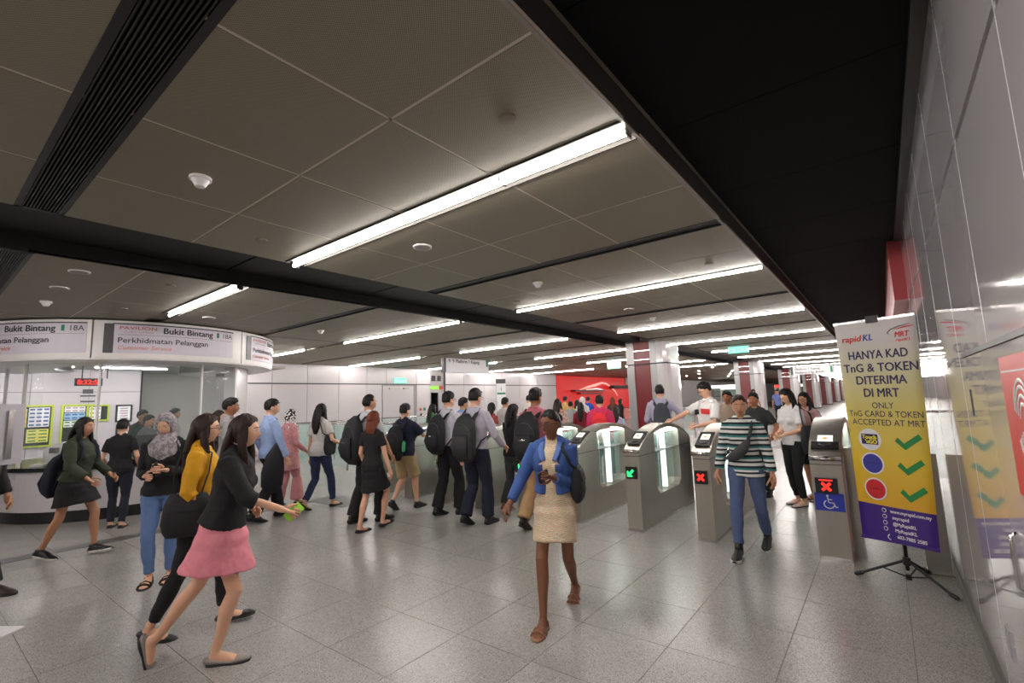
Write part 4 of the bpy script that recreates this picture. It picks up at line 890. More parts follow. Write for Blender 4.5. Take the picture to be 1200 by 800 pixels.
    # ---- shoes
    if shoe:
        shoem = shoem or MSHOE
        for sd, (b_, r_, an) in zip((-1,1), feet):
            def W(x,y,z): return b_+r_@np.array([x,y,z-.022])
            a = A()
            if shoe in ('leather','sneaker','boot'):
                pr_ = [(-.172,.028,.03,.034),(-.14,.04,.045,.05),(-.10,.041,.05,.055),(-.04,.044,.04,.04),(0,.05,.029,.029),(.045,.046,.023,.024),(.085,.028,.016,.018)]
                a.tube([W(0,y,z) for y,_,_,z in pr_], [(p_,q_) for _,p_,q_,_ in pr_], n=14, ref=(0,0,1)); a.tube([W(0,-.125,.05), W(0,-.13,.10 if shoe != 'boot' else .15)], [(.042,.05),(.04,.046)], n=14, rnd=False)
            elif shoe == 'flat':
                pr_ = [(-.17,.03,.026,.028),(-.14,.038,.026,.028),(-.08,.038,.018,.018),(-.02,.044,.014,.014),(.02,.047,.022,.022),(.06,.038,.017,.018),(.086,.018,.01,.012)]
                a.tube([W(0,y,z) for y,_,_,z in pr_], [(p_,q_) for _,p_,q_,_ in pr_], n=14, ref=(0,0,1)); a.tube([W(-.03,-.09,.06),W(0,-.075,.078),W(.03,-.09,.06)],[.005]*3,n=6) if (extra and extra.get('strap')) else None
            elif shoe == 'sandal':
                for y,z,w_ in ((.03,.036,.05),(-.02,.045,.046)): a.tube([W(-w_,y,.004),W(-w_*.8,y,z*.8),W(0,y,z+.008),W(w_*.8,y,z*.8),W(w_,y,.004)],[(.012,.003)]*5,n=8,ref=(0,1,0))
                a.tube([W(-.034,-.13,.02),W(-.034,-.12,.06),W(0,-.088,.078),W(.034,-.12,.06),W(.034,-.13,.02)],[.006]*5,n=6)
            so = A(); out_ = [(-.03,-.17),(-.042,-.13),(-.038,-.06),(-.05,.01),(-.045,.06),(-.02,.095),(.02,.095),(.045,.06),(.05,.01),(.038,-.06),(.042,-.13),(.03,-.17)]; th_ = .028 if shoe in ('sneaker','boot') else .014
            n_ = len(out_); V = [W(x,y,.0+dz) for dz in (0,th_) for x,y in out_]; so.add(V, [tuple(range(n_)), tuple(range(n_,2*n_))[::-1]]+[(i,n_+i,n_+(i+1)%n_,(i+1)%n_) for i in range(n_)])
            sh = F('shoe' if shoe != 'sandal' else 'sandal', a, shoem); F('sole', so, (extra or {}).get('sole', MSOLE), sh)
    root['h'] = s
    del root['h']
    return dict(root=root, s=s, sp=sp, HW=HW, arms=arms, F=F, hip=hipc, shw=shw, mid=mid, feet=feet, knees=knees, hands=hands)
MEYE = mat('eye_white', (225,220,215), .2); MLIP = mat('lips', (158,82,78), .45); MSHOE = mat('shoe_black', (24,23,24), .4); MSOLE = mat('sole_black', (36,34,34), .7); MSOLEW = mat('sole_white', (215,212,208), .6)
def carried(P, name, label, cat, parts, group=None):
    """a thing carried by person P, built in the person's frame but standing free of it; parts = [(part name, A(), material, smooth)]"""
    r = P['root']; allv = np.array([v for _, a, *_ in parts for v in a.V])*P['s']; o0 = np.array([allv[:,0].mean(), allv[:,1].mean(), allv[:,2].min()])
    a_ = r.rotation_euler[2]; wx = r.location[0]+o0[0]*math.cos(a_)-o0[1]*math.sin(a_); wy = r.location[1]+o0[0]*math.sin(a_)+o0[1]*math.cos(a_)
    if len(parts) == 1:
        o = parts[0][1].o(name, parts[0][2], None, True, org=o0, sc=P['s']); o.location = (wx,wy,o0[2]); o.rotation_euler = (0,0,a_); return tag(o, label, cat, group)
    e = empty(name, (wx,wy,o0[2]), a_); tag(e, label, cat, group)
    for nm, a, m_, *sm_ in parts: a.o(nm, m_, e, not sm_ or sm_[0], org=o0, sc=P['s'])
    return e
MBAG = C((26,27,31),.75); MBAGT = mat('bag_trim', (60,62,68), .5)
def backpack(P, label, m_=None, size=1.0, z=None, straps=True, mark=None, low=0, bottle=False):
    m_ = m_ or MBAG; sp = P['sp']; k = size; yb = -.205-.02*k; zc = .25-low
    def bp(t, x=0, y=0): return sp(t, x, y)
    a = A().tube([bp(zc-.25*k,0,yb+.0), bp(zc-.22*k,0,yb-.01), bp(zc-.1*k,0,yb-.02), bp(zc+.05*k,0,yb-.01), bp(zc+.14*k,0,yb+.005), bp(zc+.2*k,0,yb+.02), bp(zc+.235*k,0,yb+.035)], [(.12*k,.055*k),(.14*k,.078*k),(.148*k,.085*k),(.145*k,.078*k),(.132*k,.066*k),(.105*k,.05*k),(.06*k,.03*k)], n=24, ref=(0,1,0), ex=3.2)
    pk = A().tube([bp(zc-.2*k,0,yb-.09*k), bp(zc-.1*k,0,yb-.115*k), bp(zc-.0*k,0,yb-.095*k)], [(.1*k,.03),(.12*k,.035),(.1*k,.02)], n=18, ref=(0,1,0), ex=3)
    zp_ = A().tube([bp(zc-.02*k+.2*k*math.sin(t)*.8, .145*k*math.cos(t)*.9, yb-.07*k) for t in np.linspace(.1,PI-.1,12)], [.004]*12, n=6)
    parts = [('main_body', a, m_), ('front_pocket', pk, m_), ('zip', zp_, MBAGT)]
    parts.append(('handle', A().tube([bp(zc+.2*k,-.03,yb+.05), bp(zc+.245*k,0,yb+.05), bp(zc+.2*k,.03,yb+.05)], [.007]*3, n=6), m_))
    if straps:
        w_ = P['shw']*.62; fd = .125
        for sd in (-1,1): parts.append(('strap', A().tube([bp(zc+.17*k,sd*.06,-.16), bp(.50,sd*w_,-.115), bp(.545,sd*w_,-.03), bp(.525,sd*w_,.06), bp(.44,sd*(w_+.01),fd), bp(.32,sd*(w_+.03),fd), bp(.22,sd*(w_+.055),.06), bp(.16,sd*(w_+.04),-.09), bp(zc-.2*k,sd*.1,-.16)], [(.024,.008)]*6+[(.012,.006)]*3, n=8, ref=(.1,1,.2)), m_))
    if mark: parts.append(('mark', A().tube([bp(zc-.05*k,-.04*k,yb-.125*k), bp(zc-.04*k,0,yb-.128*k), bp(zc-.05*k,.04*k,yb-.125*k)], [(.012,.004)]*3, n=6, ref=(0,1,0)), mark))
    if bottle: parts.append(('bottle', A().tube([bp(zc-.14,.155,yb+.02), bp(zc-.02,.165,yb+.02), bp(zc+.0,.165,yb+.02)], [.03,.03,.014], n=12), mat('bottle_green',(90,190,130),.2)))
    return carried(P, 'backpack', label, 'backpack', parts)
def shoulderbag(P, label, side=1, t=.18, size=(.05,.15,.12), m_=None, cross_=False, y=0.0, x=None):
    m_ = m_ or MBAG; sp = P['sp']; X = side*(x if x is not None else P['shw']+.05); a = A().tube([sp(t-size[2],X,y), sp(t-size[2]*.5,X,y), sp(t+size[2]*.6,X,y), sp(t+size[2],X,y)], [(size[0]*.8,size[1]*.9),(size[0]*1.1,size[1]),(size[0],size[1]*.9),(size[0]*.5,size[1]*.8)], n=20, ref=(0,1,0), ex=3)
    s0 = -side if cross_ else side; w_ = P['shw']*.7*s0
    st_ = A().tube([sp(t+size[2],X,y+.08), sp(.36,(X*.6+w_*.4) if cross_ else X*.85,.14 if cross_ else .09), sp(.50,w_,.09), sp(.555,w_,-.02), sp(.50,w_,-.12), sp(.34,(X*.6+w_*.4) if cross_ else X*.85,-.14), sp(t+size[2],X,y-.08)], [(.012,.005)]*7, n=8, ref=(.1,1,.1))
    return carried(P, 'shoulder_bag', label, 'bag', [('bag_body', a, m_), ('strap', st_, m_), ('flap', A().tube([sp(t+size[2]*.9,X+side*size[0]*.5,y), sp(t+size[2]*.2,X+side*size[0]*1.0,y)], [(.01,size[1]*.8),(.006,size[1]*.7)], n=10, ref=(0,1,0)), m_)])
def phone(P, i, label, m_=None, w_=.075):
    S0, el, wr_ = P['arms'][i]; d, fw, inn = P['hands'][i]; c = wr_+d*.075+inn*.024; ax = nrm(fw*.75+d*.65+np.array([0,0,.35])); ax = nrm(ax-inn*(ax@inn))
    a = A().tube([c-ax*.055, c, c+ax*.07], [(w_/2,.005)]*3, n=16, ref=tuple(inn), ex=7, rnd=False)
    return carried(P, 'phone', label, 'phone', [('phone', a, m_ or MDARK)])
def W(px_, py_): return at_z(px_, py_, 0)[:2]
def stripes(nt, tc, b):
    sp = nt.nodes.new('ShaderNodeSeparateXYZ'); nt.links.new(tc.outputs['Object'], sp.inputs[0])
    m_ = nt.nodes.new('ShaderNodeMath'); m_.operation='MULTIPLY'; m_.inputs[1].default_value = 9.5; nt.links.new(sp.outputs[2], m_.inputs[0])
    f = nt.nodes.new('ShaderNodeMath'); f.operation='FRACT'; nt.links.new(m_.outputs[0], f.inputs[0])
    r = cr(nt,[(0,(222,222,218)),(.26,(28,34,42)),(.44,(222,222,218)),(.62,(52,128,128)),(.8,(28,34,42))]); nt.links.new(f.outputs[0], r.inputs[0]); nt.links.new(r.outputs[0], b.inputs['Base Color'])
MSTR = ramp_mat('striped_knit', stripes, .85)
def zig(nt, tc, b):
    wv = nt.nodes.new('ShaderNodeTexWave'); wv.bands_direction='Z'; wv.inputs['Scale'].default_value=16; wv.inputs['Distortion'].default_value=5; wv.inputs['Detail Scale'].default_value=3; nt.links.new(tc.outputs['Object'], wv.inputs[0])
    r = cr(nt,[(0,(205,150,110)),(.25,(226,212,186)),(.6,(232,220,200)),(.85,(190,175,140))],'LINEAR'); nt.links.new(wv.outputs[0], r.inputs[0]); nt.links.new(r.outputs[0], b.inputs['Base Color'])
MZIG = ramp_mat('patterned_cream', zig, .85)
def camo(c1, c2, sc_, thr):
    def f(nt, tc, b):
        n = nt.nodes.new('ShaderNodeTexNoise'); n.inputs['Scale'].default_value=sc_; n.inputs['Detail'].default_value=1; nt.links.new(tc.outputs['Object'], n.inputs['Vector'])
        r = cr(nt,[(0,c1),(thr,c2)]); nt.links.new(n.outputs[0], r.inputs[0]); nt.links.new(r.outputs[0], b.inputs['Base Color'])
    return f
MHIJ1 = ramp_mat('grey_patterned_scarf', camo((128,122,126),(168,160,164),38,.5), .8); MHIJ2 = ramp_mat('black_white_scarf', camo((20,20,22),(225,222,220),30,.5), .8); MLACE = ramp_mat('pink_lace', camo((190,128,132),(208,150,152),60,.52), .85)
MJN = C((96,122,168)); MJND = C((42,52,84)); MJNM = C((82,98,136)); BLK = C((20,20,23)); NAVY = C((24,28,48)); WHT = C((205,205,212)); GRYT = C((72,74,78)); KHK = C((172,146,108)); OFW = C((205,200,196))
# --- left group
P = person('man in black trousers and dark leather shoes mostly hidden by the grey totem', (-6.84,0.49), 38, 1.72,'m','mid', L=(-.25,-.1,25), R=(.48,.1,0), top=('shirt',C((40,36,38))), bot=('trousers',BLK), shoe='leather', shoem=mat('shoe_brown_dark',(52,40,36),.35), near=2, hr=(.2,-.25,.9))
P = person('woman in dark green sweater, black shorts and sneakers walking right with a navy backpack', (-7.35,1.37), 42, 1.58,'f','mid', L=(.24,-.08,-6,.02), R=(-.26,.08,12), hl=(-.2,.27,.93), hr=(.2,.3,.93), hair='long', hcut=.2, top=('sweater',C((50,58,42)),{'t0':.03,'e':.03}), bot=('skirt',BLK,{'hem':.62,'flare':.05}), shoe='sneaker', extra={'sole':MSOLEW}, near=1, lean=4)
backpack(P,'navy backpack with a white emblem on the woman in the green sweater', C((24,28,44)), .95, mark=MWHITE, low=.12)
P = person('short-haired woman in black t-shirt and dark jeans standing at the booth counter, seen from behind', (-8.75,2.03), 150, 1.51,'f','light', L=(.08,-.08,0), R=(-.02,.09,0), hl=(-.2,.15,.92), hr=(.22,.12,.9), hair='short', top=('tee',BLK), bot=('jeans',C((30,34,50))), shoe='flat', near=1, fat=1.08)
P = person('woman in grey patterned headscarf, black top and blue jeans looking down at her phone', (-5.5,1.6), -30, 1.58,'f','light', L=(.02,-.08,0), R=(.1,.08,0), hl=(-.07,.27,1.12), hr=(.09,.25,1.07), look=(-8,-22), hair='hijab', hm=MHIJ1, top=('sweater',BLK,{'t0':-.02}), bot=('jeans',MJN,{'len':.93}), shoe='sandal', near=1, fat=1.03)
phone(P,0,'dark phone in the hands of the woman in the grey headscarf'); shoulderbag(P,'small black handbag with a grey strap on the woman in the grey headscarf',-1,.12,(.04,.11,.08),C((34,34,38)))
P = person('woman in mustard yellow top with long dark hair and black cropped trousers striding right', (-4.08,1.42), 58, 1.56,'f','light', L=(.32,-.07,-6,.02), R=(-.16,.08,16), pf=0, hl=(-.18,.2,.95), hr=(.2,.15,.92), hair='long', hcut=.32, hm=HBR, top=('sweater',C((208,150,14)),{'t0':.05,'sl':.62}), bot=('slim',BLK,{'len':.88}), shoe='flat', glasses=True, near=1, lean=1)
shoulderbag(P,'large black handbag hanging by the hip of the woman in yellow',1,.06,(.06,.17,.13),MBAG,y=-.03)
P = person('woman in black top and flared pink skirt striding right, nearest figure on the left', (-3.5,1.36), 50, 1.57,'f','light', L=(-.42,-.04,72), R=(.13,.06,0), pf=.0, hl=(-.2,.1,.98), hr=(.12,.42,.98), hair='long', hcut=.3, hm=HBR, top=('sweater',BLK,{'t0':.03,'sl':.62,'e':.032}), bot=('skirt',C((222,134,148)),{'hem':.6,'flare':.05}), shoe='flat', shoem=mat('shoe_grey',(140,132,124),.5), near=1, grip=(.6,1.0), lean=9)
phone(P,1,'bright green cased phone held out by the woman in the pink skirt', mat('phone_green',(150,215,50),.4),.07)
P = person('man in grey polo shirt with black hair walking right behind the two striding women', (-7.3,2.98), 60, 1.77,'m','tan', L=(.2,-.1,-4), R=(-.22,.1,18), hr=(.24,.25,.95), top=('tee',C((150,148,148)),{'sl':.42}), bot=('trousers',BLK), shoe='leather', near=2, collar=C((150,148,148)))
P = person('woman with dark hair just behind the man in the grey polo', (-8.3,3.18), 50, 1.59,'f','light', hair='long', hcut=.3, hm=HBR, top=('tee',C((60,52,56))), bot=('trousers',BLK), shoe='flat', near=2)
P = person('man in light blue long-sleeved shirt and black trousers walking right', (-7.15,3.46), 84, 1.74,'m','light', L=(.22,-.1,-3), R=(-.2,.1,15), hl=(-.26,.02,.86), hr=(.26,.14,.84), top=('shirt',C((150,172,214)),{'t0':-.02}), bot=('trousers',BLK), shoe='leather', near=1, collar=C((150,172,214)), twist=-8)
sp = P['sp']; carried(P,'jacket','black jacket hanging over the arm of the man in the light blue shirt','jacket',[('jacket', A().tube([sp(.16,.2,.06),sp(.0,.2,.0),sp(-.2,.19,-.02),sp(-.38,.17,-.02),sp(-.46,.16,-.02)],[(.03,.07),(.07,.12),(.08,.15),(.07,.14),(.03,.08)],n=22,ref=(0,1,0),ex=2.6), MBAG)])
P = person('woman in black and white patterned headscarf, long pink top and wide pink trousers', (-7.95,4.16), 96, 1.57,'f','mid', L=(-.16,-.09,12), R=(.14,.09,0), hl=(-.18,.18,.95), hr=(.17,.2,.94), hair='hijab', hm=MHIJ2, top=('robe',MLACE,{'hem':.62,'flare':.02,'e':.02}), bot=('wide',C((196,134,136))), shoe='flat', near=1)
P = person('woman in white t-shirt and dark blue jeans with long straight black hair, seen from behind', (-7.2,4.28), 108, 1.66,'f','light', L=(-.26,-.09,28), R=(.2,.1,0), hr=(.24,.2,1.0), hair='long', hcut=.3, top=('tee',C((196,190,186)),{'e':.016}), bot=('jeans',MJND,{'len':.9}), shoe='flat', near=1)
shoulderbag(P,'black shoulder bag on the right side of the woman in the white t-shirt and jeans',1,.16,(.05,.12,.14),MBAG)
P = person('balding man in white short-sleeved shirt and black trousers heading for the gates', (-5.72,4.06), 88, 1.76,'m','mid', L=(-.06,-.1,0), R=(.22,.1,-3), hr=(.26,.18,.84), hair='bald', top=('shirt',WHT,{'sl':.45,'t0':.02}), bot=('trousers',BLK), shoe='leather', near=1, collar=WHT)
backpack(P,'large black backpack on the balding man', MBAG, 1.12, mark=MBAGT, low=.02)
P = person('woman in short black dress with auburn hair walking past the gates, seen from behind', (-5.3,3.78), 100, 1.52,'f','light', L=(-.02,-.06,0), R=(.3,.07,-8,.03), hl=(-.22,.1,.85), hr=(.25,.08,.82), hair='bob', hm=HAU, top=('dress',BLK,{'hem':.56,'flare':.03,'sl':.3}), shoe='flat', extra={'strap':1}, near=1)
phone(P,1,'pale phone in the lowered hand of the auburn-haired woman', mat('phone_white',(215,212,205),.4),.06)
P = person('boy in navy t-shirt and khaki shorts reaching towards a gate reader', (-5.9,4.96), 98, 1.6,'m','light', L=(-.26,-.1,35), R=(.14,.1,0), hr=(.2,.42,1.12), hl=(-.2,.3,1.0), hair='short', top=('tee',C((26,30,56)),{'e':.02,'sl':.38}), bot=('shorts',KHK), shoe='sneaker', near=1, fat=1.08)
backpack(P,'black backpack with a green bottle on the boy in khaki shorts', MBAG, 1.0, bottle=True, low=.03)
P = person('slim man in white shirt and glasses, left of the tall man', (-5.02,5.0), 90, 1.74,'m','light', L=(-.12,-.1,6), R=(.12,.1,0), hr=(.2,.25,.95), glasses=True, top=('shirt',C((206,204,214)),{'t0':.05}), bot=('trousers',BLK), shoe='leather', near=1, collar=WHT)
backpack(P,'black backpack with a small white badge on the slim man in the white shirt', MBAG, .98, mark=MWHITE)
P = person('tall man in pale grey shirt and navy trousers, tallest of the gates crowd', (-4.3,4.8), 96, 1.75,'m','light', L=(-.14,-.1,20), R=(.1,.1,0), hr=(.27,.24,.95), glasses=True, top=('shirt',C((186,182,196)),{'t0':.05}), bot=('trousers',NAVY), shoe='leather', near=1, collar=C((186,182,196)))
backpack(P,'plain round-topped black backpack on the tall man in the pale grey shirt', C((40,41,44),.7), 1.05, low=.02)
P = person('woman in black top and grey trousers with long black hair entering a gate lane', (-4.36,5.66), 80, 1.53,'f','light', L=(-.12,-.08,8), R=(.14,.08,0), hr=(.12,.26,1.02), hl=(-.1,.26,1.02), hair='long', hcut=.22, look=(-12,-14), top=('sweater',BLK), bot=('trousers',GRYT), shoe='sneaker', shoem=mat('shoe_rust',(130,72,40),.6), extra={'sole':MSOLEW}, near=1)
P = person('man in pink shirt and khaki trousers with a large black backpack, behind the denim jacket', (-3.52,5.08), 96, 1.74,'m','tan', L=(-.24,-.1,26), R=(.2,.1,0), top=('shirt',C((196,112,124)),{'t0':.0}), bot=('trousers',C((176,140,98))), shoe='leather', near=1, collar=C((196,112,124)))
backpack(P,'bulky black backpack with a silver strip on the man in the pink shirt', MBAG, 1.08, mark=MCHROME)
# --- centre and right
P = person('woman in denim jacket and cream patterned dress walking towards the camera', (-2.02,3.02), -72, 1.54,'f','brown', L=(-.32,-.06,30), R=(.32,.05,0), hl=(-.05,.22,1.1), hr=(.32,.22,.88), look=(-22,-6), hair='bun', glasses=True, top=('dress',MZIG,{'hem':.57,'flare':.012,'sl':.06,'cuff':0,'e':.008}), shoe='sandal', shoem=mat('sandal_tan',(150,104,80),.5), extra={'sole':mat('sole_tan',(160,120,92),.6)}, near=1, grip=(1.0,.6))
sp = P['sp']; DN = C((58,88,150)); a = A()
for sd in (-1,1):
    a.tube([sp(.13,sd*.095,.01),sp(.2,sd*.078,.012),sp(.3,sd*.085,.012),sp(.4,sd*.09,.0),sp(.46,sd*.078,-.01),sp(.50,sd*.06,-.02)],[(.072,.125),(.064,.112),(.066,.118),(.07,.112),(.066,.095),(.04,.075)],n=18,ref=(0,1,0),rnd=False)
    a.tube([sp(.55,sd*.045,-.03),sp(.515,sd*.07,-.02),sp(.49,sd*(P['shw']-.03),-.012)],[.05,.058,.062],n=12)
for sd,(S0,el,wr_) in zip((-1,1),P['arms']): a.tube([sp(.455,sd*.08),S0,(S0+el)/2,el,el+(wr_-el)*.85],[.066,.072,.063,.054,.043],n=14,rnd=False)
o_ = P['F']('denim_jacket',a,DN); bake(o_,.0095,2)
P['F']('jacket_collar',A().tube([sp(.40,-.05,.13),sp(.48,-.075,.085),sp(.545,-.07,.01),sp(.565,-.04,-.065),sp(.57,0,-.078),sp(.565,.04,-.065),sp(.545,.07,.01),sp(.48,.075,.085),sp(.40,.05,.13)],[(.026,.008)]*9,n=8,ref=(0,0,1)),C((88,120,178)))
for sd in (-1,1): P['F']('jacket_pocket',A().tube([sp(.31,sd*.085,.137),sp(.36,sd*.085,.136)],[(.032,.004)]*2,n=8,ref=(0,1,0),ex=5),C((46,72,130)))
shoulderbag(P,'black shoulder bag under the left arm of the woman in the denim jacket',-1,.2,(.05,.11,.12),MBAG,y=-.02); phone(P,0,'dark phone held at the waist by the woman in the denim jacket')
P = person('woman in striped black, white and teal sweater and blue jeans walking towards the camera', (-1.17,5.15), -90, 1.58,'f','mid', L=(-.3,-.09,16), R=(.26,.08,0), hl=(-.26,.06,.82), hr=(.27,.05,.82), look=(14,-4), hair='bun', hm=HBR, top=('sweater',MSTR,{'t0':-.07,'sl':.93,'e':.026,'hemf':.0}), bot=('jeans',MJNM,{'len':.86}), shoe='boot', extra={'sole':MSOLEW}, near=1, fat=.97)
sp = P['sp']; carried(P,'waist_bag','dark grey crossbody waist bag on the woman in the striped sweater','bag',[('pouch',A().tube([sp(.14,.12,.165),sp(.17,.05,.19),sp(.24,-.03,.185),sp(.32,-.08,.165)],[(.03,.02),(.055,.035),(.055,.035),(.03,.018)],n=16,ref=(0,1,0)),C((56,58,60),.6)),
 ('strap',A().tube([sp(.32,-.08,.165),sp(.44,-.115,.13),sp(.55,-.1,-.01),sp(.46,-.06,-.13),sp(.3,.06,-.16),sp(.16,.2,-.06),sp(.13,.19,.08),sp(.14,.12,.165)],[(.018,.006)]*8,n=8,ref=(.1,1,.1)),C((40,42,44),.6))])
P = person('young woman in white t-shirt and black trousers with very long black hair', (-1.12,7.65), -125, 1.61,'f','light', L=(.05,-.09,0), R=(-.04,.09,0), hl=(-.1,.24,1.02), hr=(.02,.27,1.0), look=(-5,-24), hair='long', hcut=.38, top=('tee',C((212,210,210)),{'sl':.34}), bot=('slim',BLK,{'len':.9}), shoe='flat', shoem=mat('shoe_pale',(196,176,170),.5), near=1, glasses=True)
carried(P,'tote_bag','large black tote bag on the arm of the young woman in the white t-shirt','bag',[('bag_body',A().tube([P['sp'](-.1,-.27,-.03),P['sp'](.05,-.27,-.03),P['sp'](.24,-.26,-.03)],[(.04,.13),(.06,.15),(.04,.12)],n=18,ref=(0,1,0),ex=3.4),MBAG),('strap',A().tube([P['sp'](.24,-.26,.06),P['sp'](.44,-.24,.07),P['sp'](.53,-.17,.0),P['sp'](.44,-.24,-.1),P['sp'](.24,-.26,-.12)],[(.014,.005)]*5,n=8,ref=(.1,1,.1)),MBAG)])
P = person('woman in dark skirt standing behind the young woman in white t-shirt', (-0.96,8.1), -125, 1.54,'f','mid', L=(.04,-.08,0), R=(0,.08,0), hair='long', hcut=.3, look=(10,-5), top=('tee',C((190,150,150)),{'sl':.2}), bot=('skirt',BLK,{'hem':.56,'flare':.01}), shoe='sandal', near=2, glasses=True)
shoulderbag(P,'black shoulder bag on the woman behind the young woman in white',-1,.2,(.06,.12,.12),MBAG,y=-.08)
P = person('man in white polo with red and black chest patches and glasses tapping the gate reader', (-2.24,7.7), 236, 1.75,'m','light', L=(.02,-.1,0), R=(0,.1,0), hr=(.3,.46,1.12), hl=(-.12,.3,1.05), look=(-24,-20), glasses=True, top=('tee',C((226,222,222)),{'sl':.4,'e':.018}), bot=('trousers',NAVY), shoe='leather', near=1, collar=C((226,222,222)))
sp = P['sp']; P['F']('red_patch',A().tube([sp(.37,-.15,.115),sp(.375,-.1,.138),sp(.38,-.03,.148)],[(.04,.01)]*3,n=10,ref=(0,1,0),ex=5),MREDS); P['F']('black_patch',A().tube([sp(.36,.15,.115),sp(.365,.1,.138),sp(.37,.04,.148)],[(.04,.01)]*3,n=10,ref=(0,1,0),ex=5),MDARK)
P = person('man with round face peering out between the white polo and the striped sweater', (-2.12,8.6), -95, 1.61,'m','tan', look=(0,-5), top=('tee',C((170,150,130))), bot=('trousers',BLK), shoe='leather', near=2)
P = person('man in charcoal t-shirt behind the right shoulder of the striped sweater', (-1.62,8.1), -95, 1.56,'m','tan', hl=(-.3,.2,1.0), top=('tee',C((44,46,48)),{'sl':.38}), bot=('trousers',BLK), shoe='leather', near=2, fat=1.12)
P = person('man in pale lilac shirt facing the first column with a charcoal backpack', (-3.26,8.6), 112, 1.76,'m','light', hl=(-.2,.25,1.0), hr=(.32,.22,1.12), top=('shirt',C((176,174,196))), bot=('trousers',BLK), shoe='leather', near=2, collar=C((176,174,196)))
backpack(P,'charcoal backpack with round top on the man facing the column', C((62,66,72)), .95, mark=MBAGT)
P = person('person in magenta jacket with black hair heading away behind the gates', (-4.02,7.7), 112, 1.61,'m','light', hair='short', top=('jacket',C((196,46,92)),{'t0':-.02}), bot=('trousers',BLK), shoe='sneaker', near=2, fat=1.05)
backpack(P,'bright red backpack with white marks on the person in the magenta jacket', C((222,40,50)), .95, mark=MWHITE)
P = person('woman with long dark hair in green t-shirt beyond the gates', (-8.3,7.7), 85, 1.57,'f','light', hair='long', hcut=.3, top=('tee',C((50,120,60))), bot=('trousers',BLK), shoe='flat', near=2)
P = person('man in blue shirt between the two men with black backpacks, already in the gate lane', (-6.1,6.45), 75, 1.66,'m','mid', top=('shirt',C((120,150,210))), bot=('trousers',BLK), shoe='leather', near=2, collar=C((80,150,190)))
P = person('man with black hair beyond the long-haired woman in black', (-6.7,8.4), 90, 1.65,'m','mid', top=('shirt',C((190,186,186))), bot=('trousers',BLK), shoe='leather', near=2)
P = person('woman with black hair in a red top just beyond the gates', (-6.75,8.0), 80, 1.55,'f','light', hair='bob', top=('tee',C((150,60,60))), bot=('trousers',BLK), shoe='flat', near=2)
P = person('man in white t-shirt far beyond the gates, in front of the white wall', (-9.4,13.0), 100, 1.74,'m','light', top=('tee',C((220,216,210))), bot=('trousers',NAVY), shoe='sneaker', near=3)
# --- crowd in front of the red wall
P = person('woman with dark wavy hair in a dusty pink patterned jacket left of the magenta jacket', (-5.4,8.5), 105, 1.58,'f','mid', hair='long', hcut=.16, hm=HBR, top=('jacket',ramp_mat('dusty_print', camo((176,128,118),(206,180,168),26,.5), .85)), bot=('trousers',BLK), shoe='flat', near=2)
P = person('woman in maroon jacket with very long black hair left of the magenta jacket', (-5.9,10.3), 110, 1.48,'f','light', hair='long', hcut=.34, top=('jacket',C((120,24,40))), bot=('trousers',BLK), shoe='flat', near=3)
P = person('woman in white headscarf in the crowd before the red wall', (-7.36,13.0), 100, 1.62,'f','mid', hair='hijab', hm=C((226,222,222)), top=('robe',C((216,212,212)),{'hem':.3}), bot=('wide',BLK), shoe='flat', near=3)
P = person('man in bright blue shirt in the crowd before the red wall', (-8.8,16.0), 90, 1.63,'m','mid', top=('tee',C((40,80,190))), bot=('trousers',BLK), shoe='sneaker', near=3)
P = person('man in grey t-shirt with a round black head of hair, second row of the crowd', (-7.2,12.0), 110, 1.5,'m','mid', top=('tee',C((150,150,150))), bot=('trousers',NAVY), shoe='sneaker', near=3)
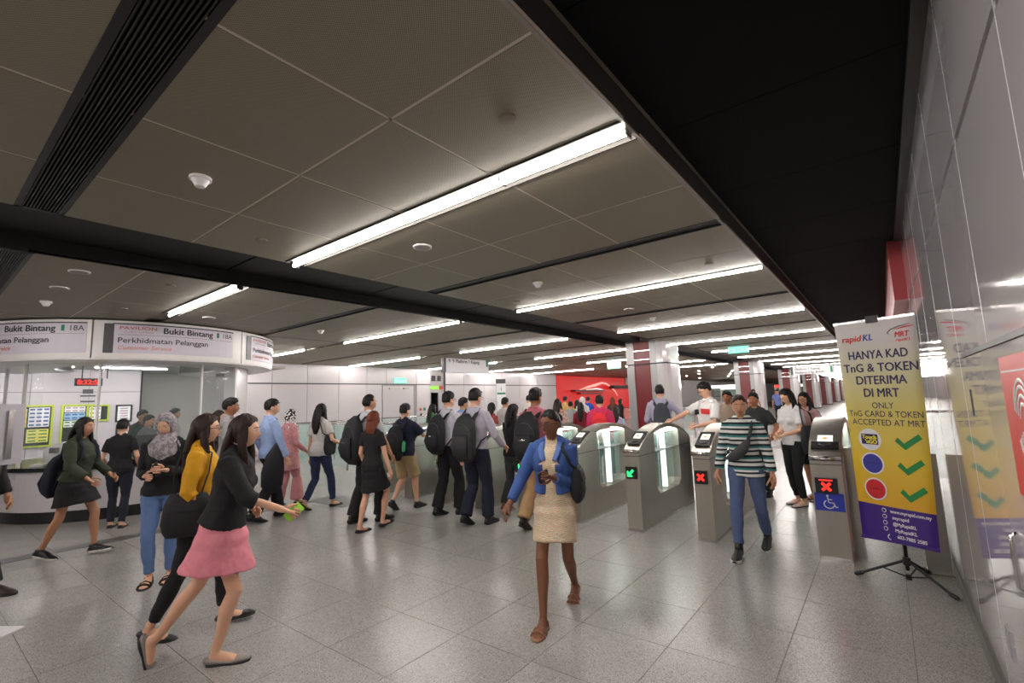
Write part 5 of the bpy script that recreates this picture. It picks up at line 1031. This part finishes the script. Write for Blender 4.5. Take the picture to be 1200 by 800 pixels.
P = person('man in tan shirt in the crowd left of the white headscarf', (-9.2,15.0), 95, 1.68,'m','tan', top=('tee',C((190,150,90))), bot=('trousers',NAVY), shoe='sneaker', near=3)
P = person('woman in yellow top half hidden behind the man in grey', (-7.9,13.6), 95, 1.54,'f','light', hair='bob', top=('tee',C((220,210,80))), bot=('trousers',BLK), shoe='flat', near=3)
P = person('small woman in pale lilac shirt directly right of the magenta jacket', (-4.3,8.9), 110, 1.38,'f','light', hair='long', hcut=.2, hm=HBR, top=('shirt',C((190,190,220))), bot=('trousers',BLK), shoe='flat', near=3)
P = person('person dressed all in black before the right part of the red wall', (-8.4,18.0), 20, 1.51,'f','mid', hair='hijab', hm=BLK, top=('robe',BLK,{'hem':.2}), bot=('wide',BLK), shoe='flat', near=3)
P = person('person in cream top at the left edge of the first column', (-7.85,17.5), -160, 1.5,'f','light', hair='bob', hm=HBR, top=('tee',C((220,205,190))), bot=('trousers',BLK), shoe='flat', near=3)
P = person('woman with auburn hair and dark top before the red wall', (-7.6,15.5), 120, 1.59,'f','light', hair='long', hcut=.3, hm=HAU, top=('tee',C((60,56,54))), bot=('trousers',BLK), shoe='flat', near=3)
P = person('distant man in white shirt between the first two columns', (-4.3,22), -60, 1.7,'m','tan', top=('tee',C((220,220,222))), bot=('trousers',NAVY), shoe='sneaker', near=3)
P = person('distant person in blue beside the second column', (-4.4,28), -90, 1.68,'m','mid', top=('tee',C((110,130,190))), bot=('trousers',NAVY), shoe='sneaker', near=3)
# --- behind the booth glass
P = person('booth clerk in black jacket with a red lanyard, behind the glass', (-11.3,2.95), 30, 1.65,'m','mid', hair='short', top=('jacket',BLK), bot=('trousers',BLK), shoe='leather', near=2, collar=MREDS)
P = person('booth clerk in grey jacket, right of the red lanyard', (-10.6,2.88), 45, 1.55,'m','mid', hair='short', top=('jacket',C((110,108,112))), bot=('trousers',BLK), shoe='leather', near=2)
P = person('booth clerk with black hair behind the headscarf woman', (-11.7,3.62), 60, 1.67,'m','mid', hair='short', top=('shirt',WHT), bot=('trousers',BLK), shoe='leather', near=2)
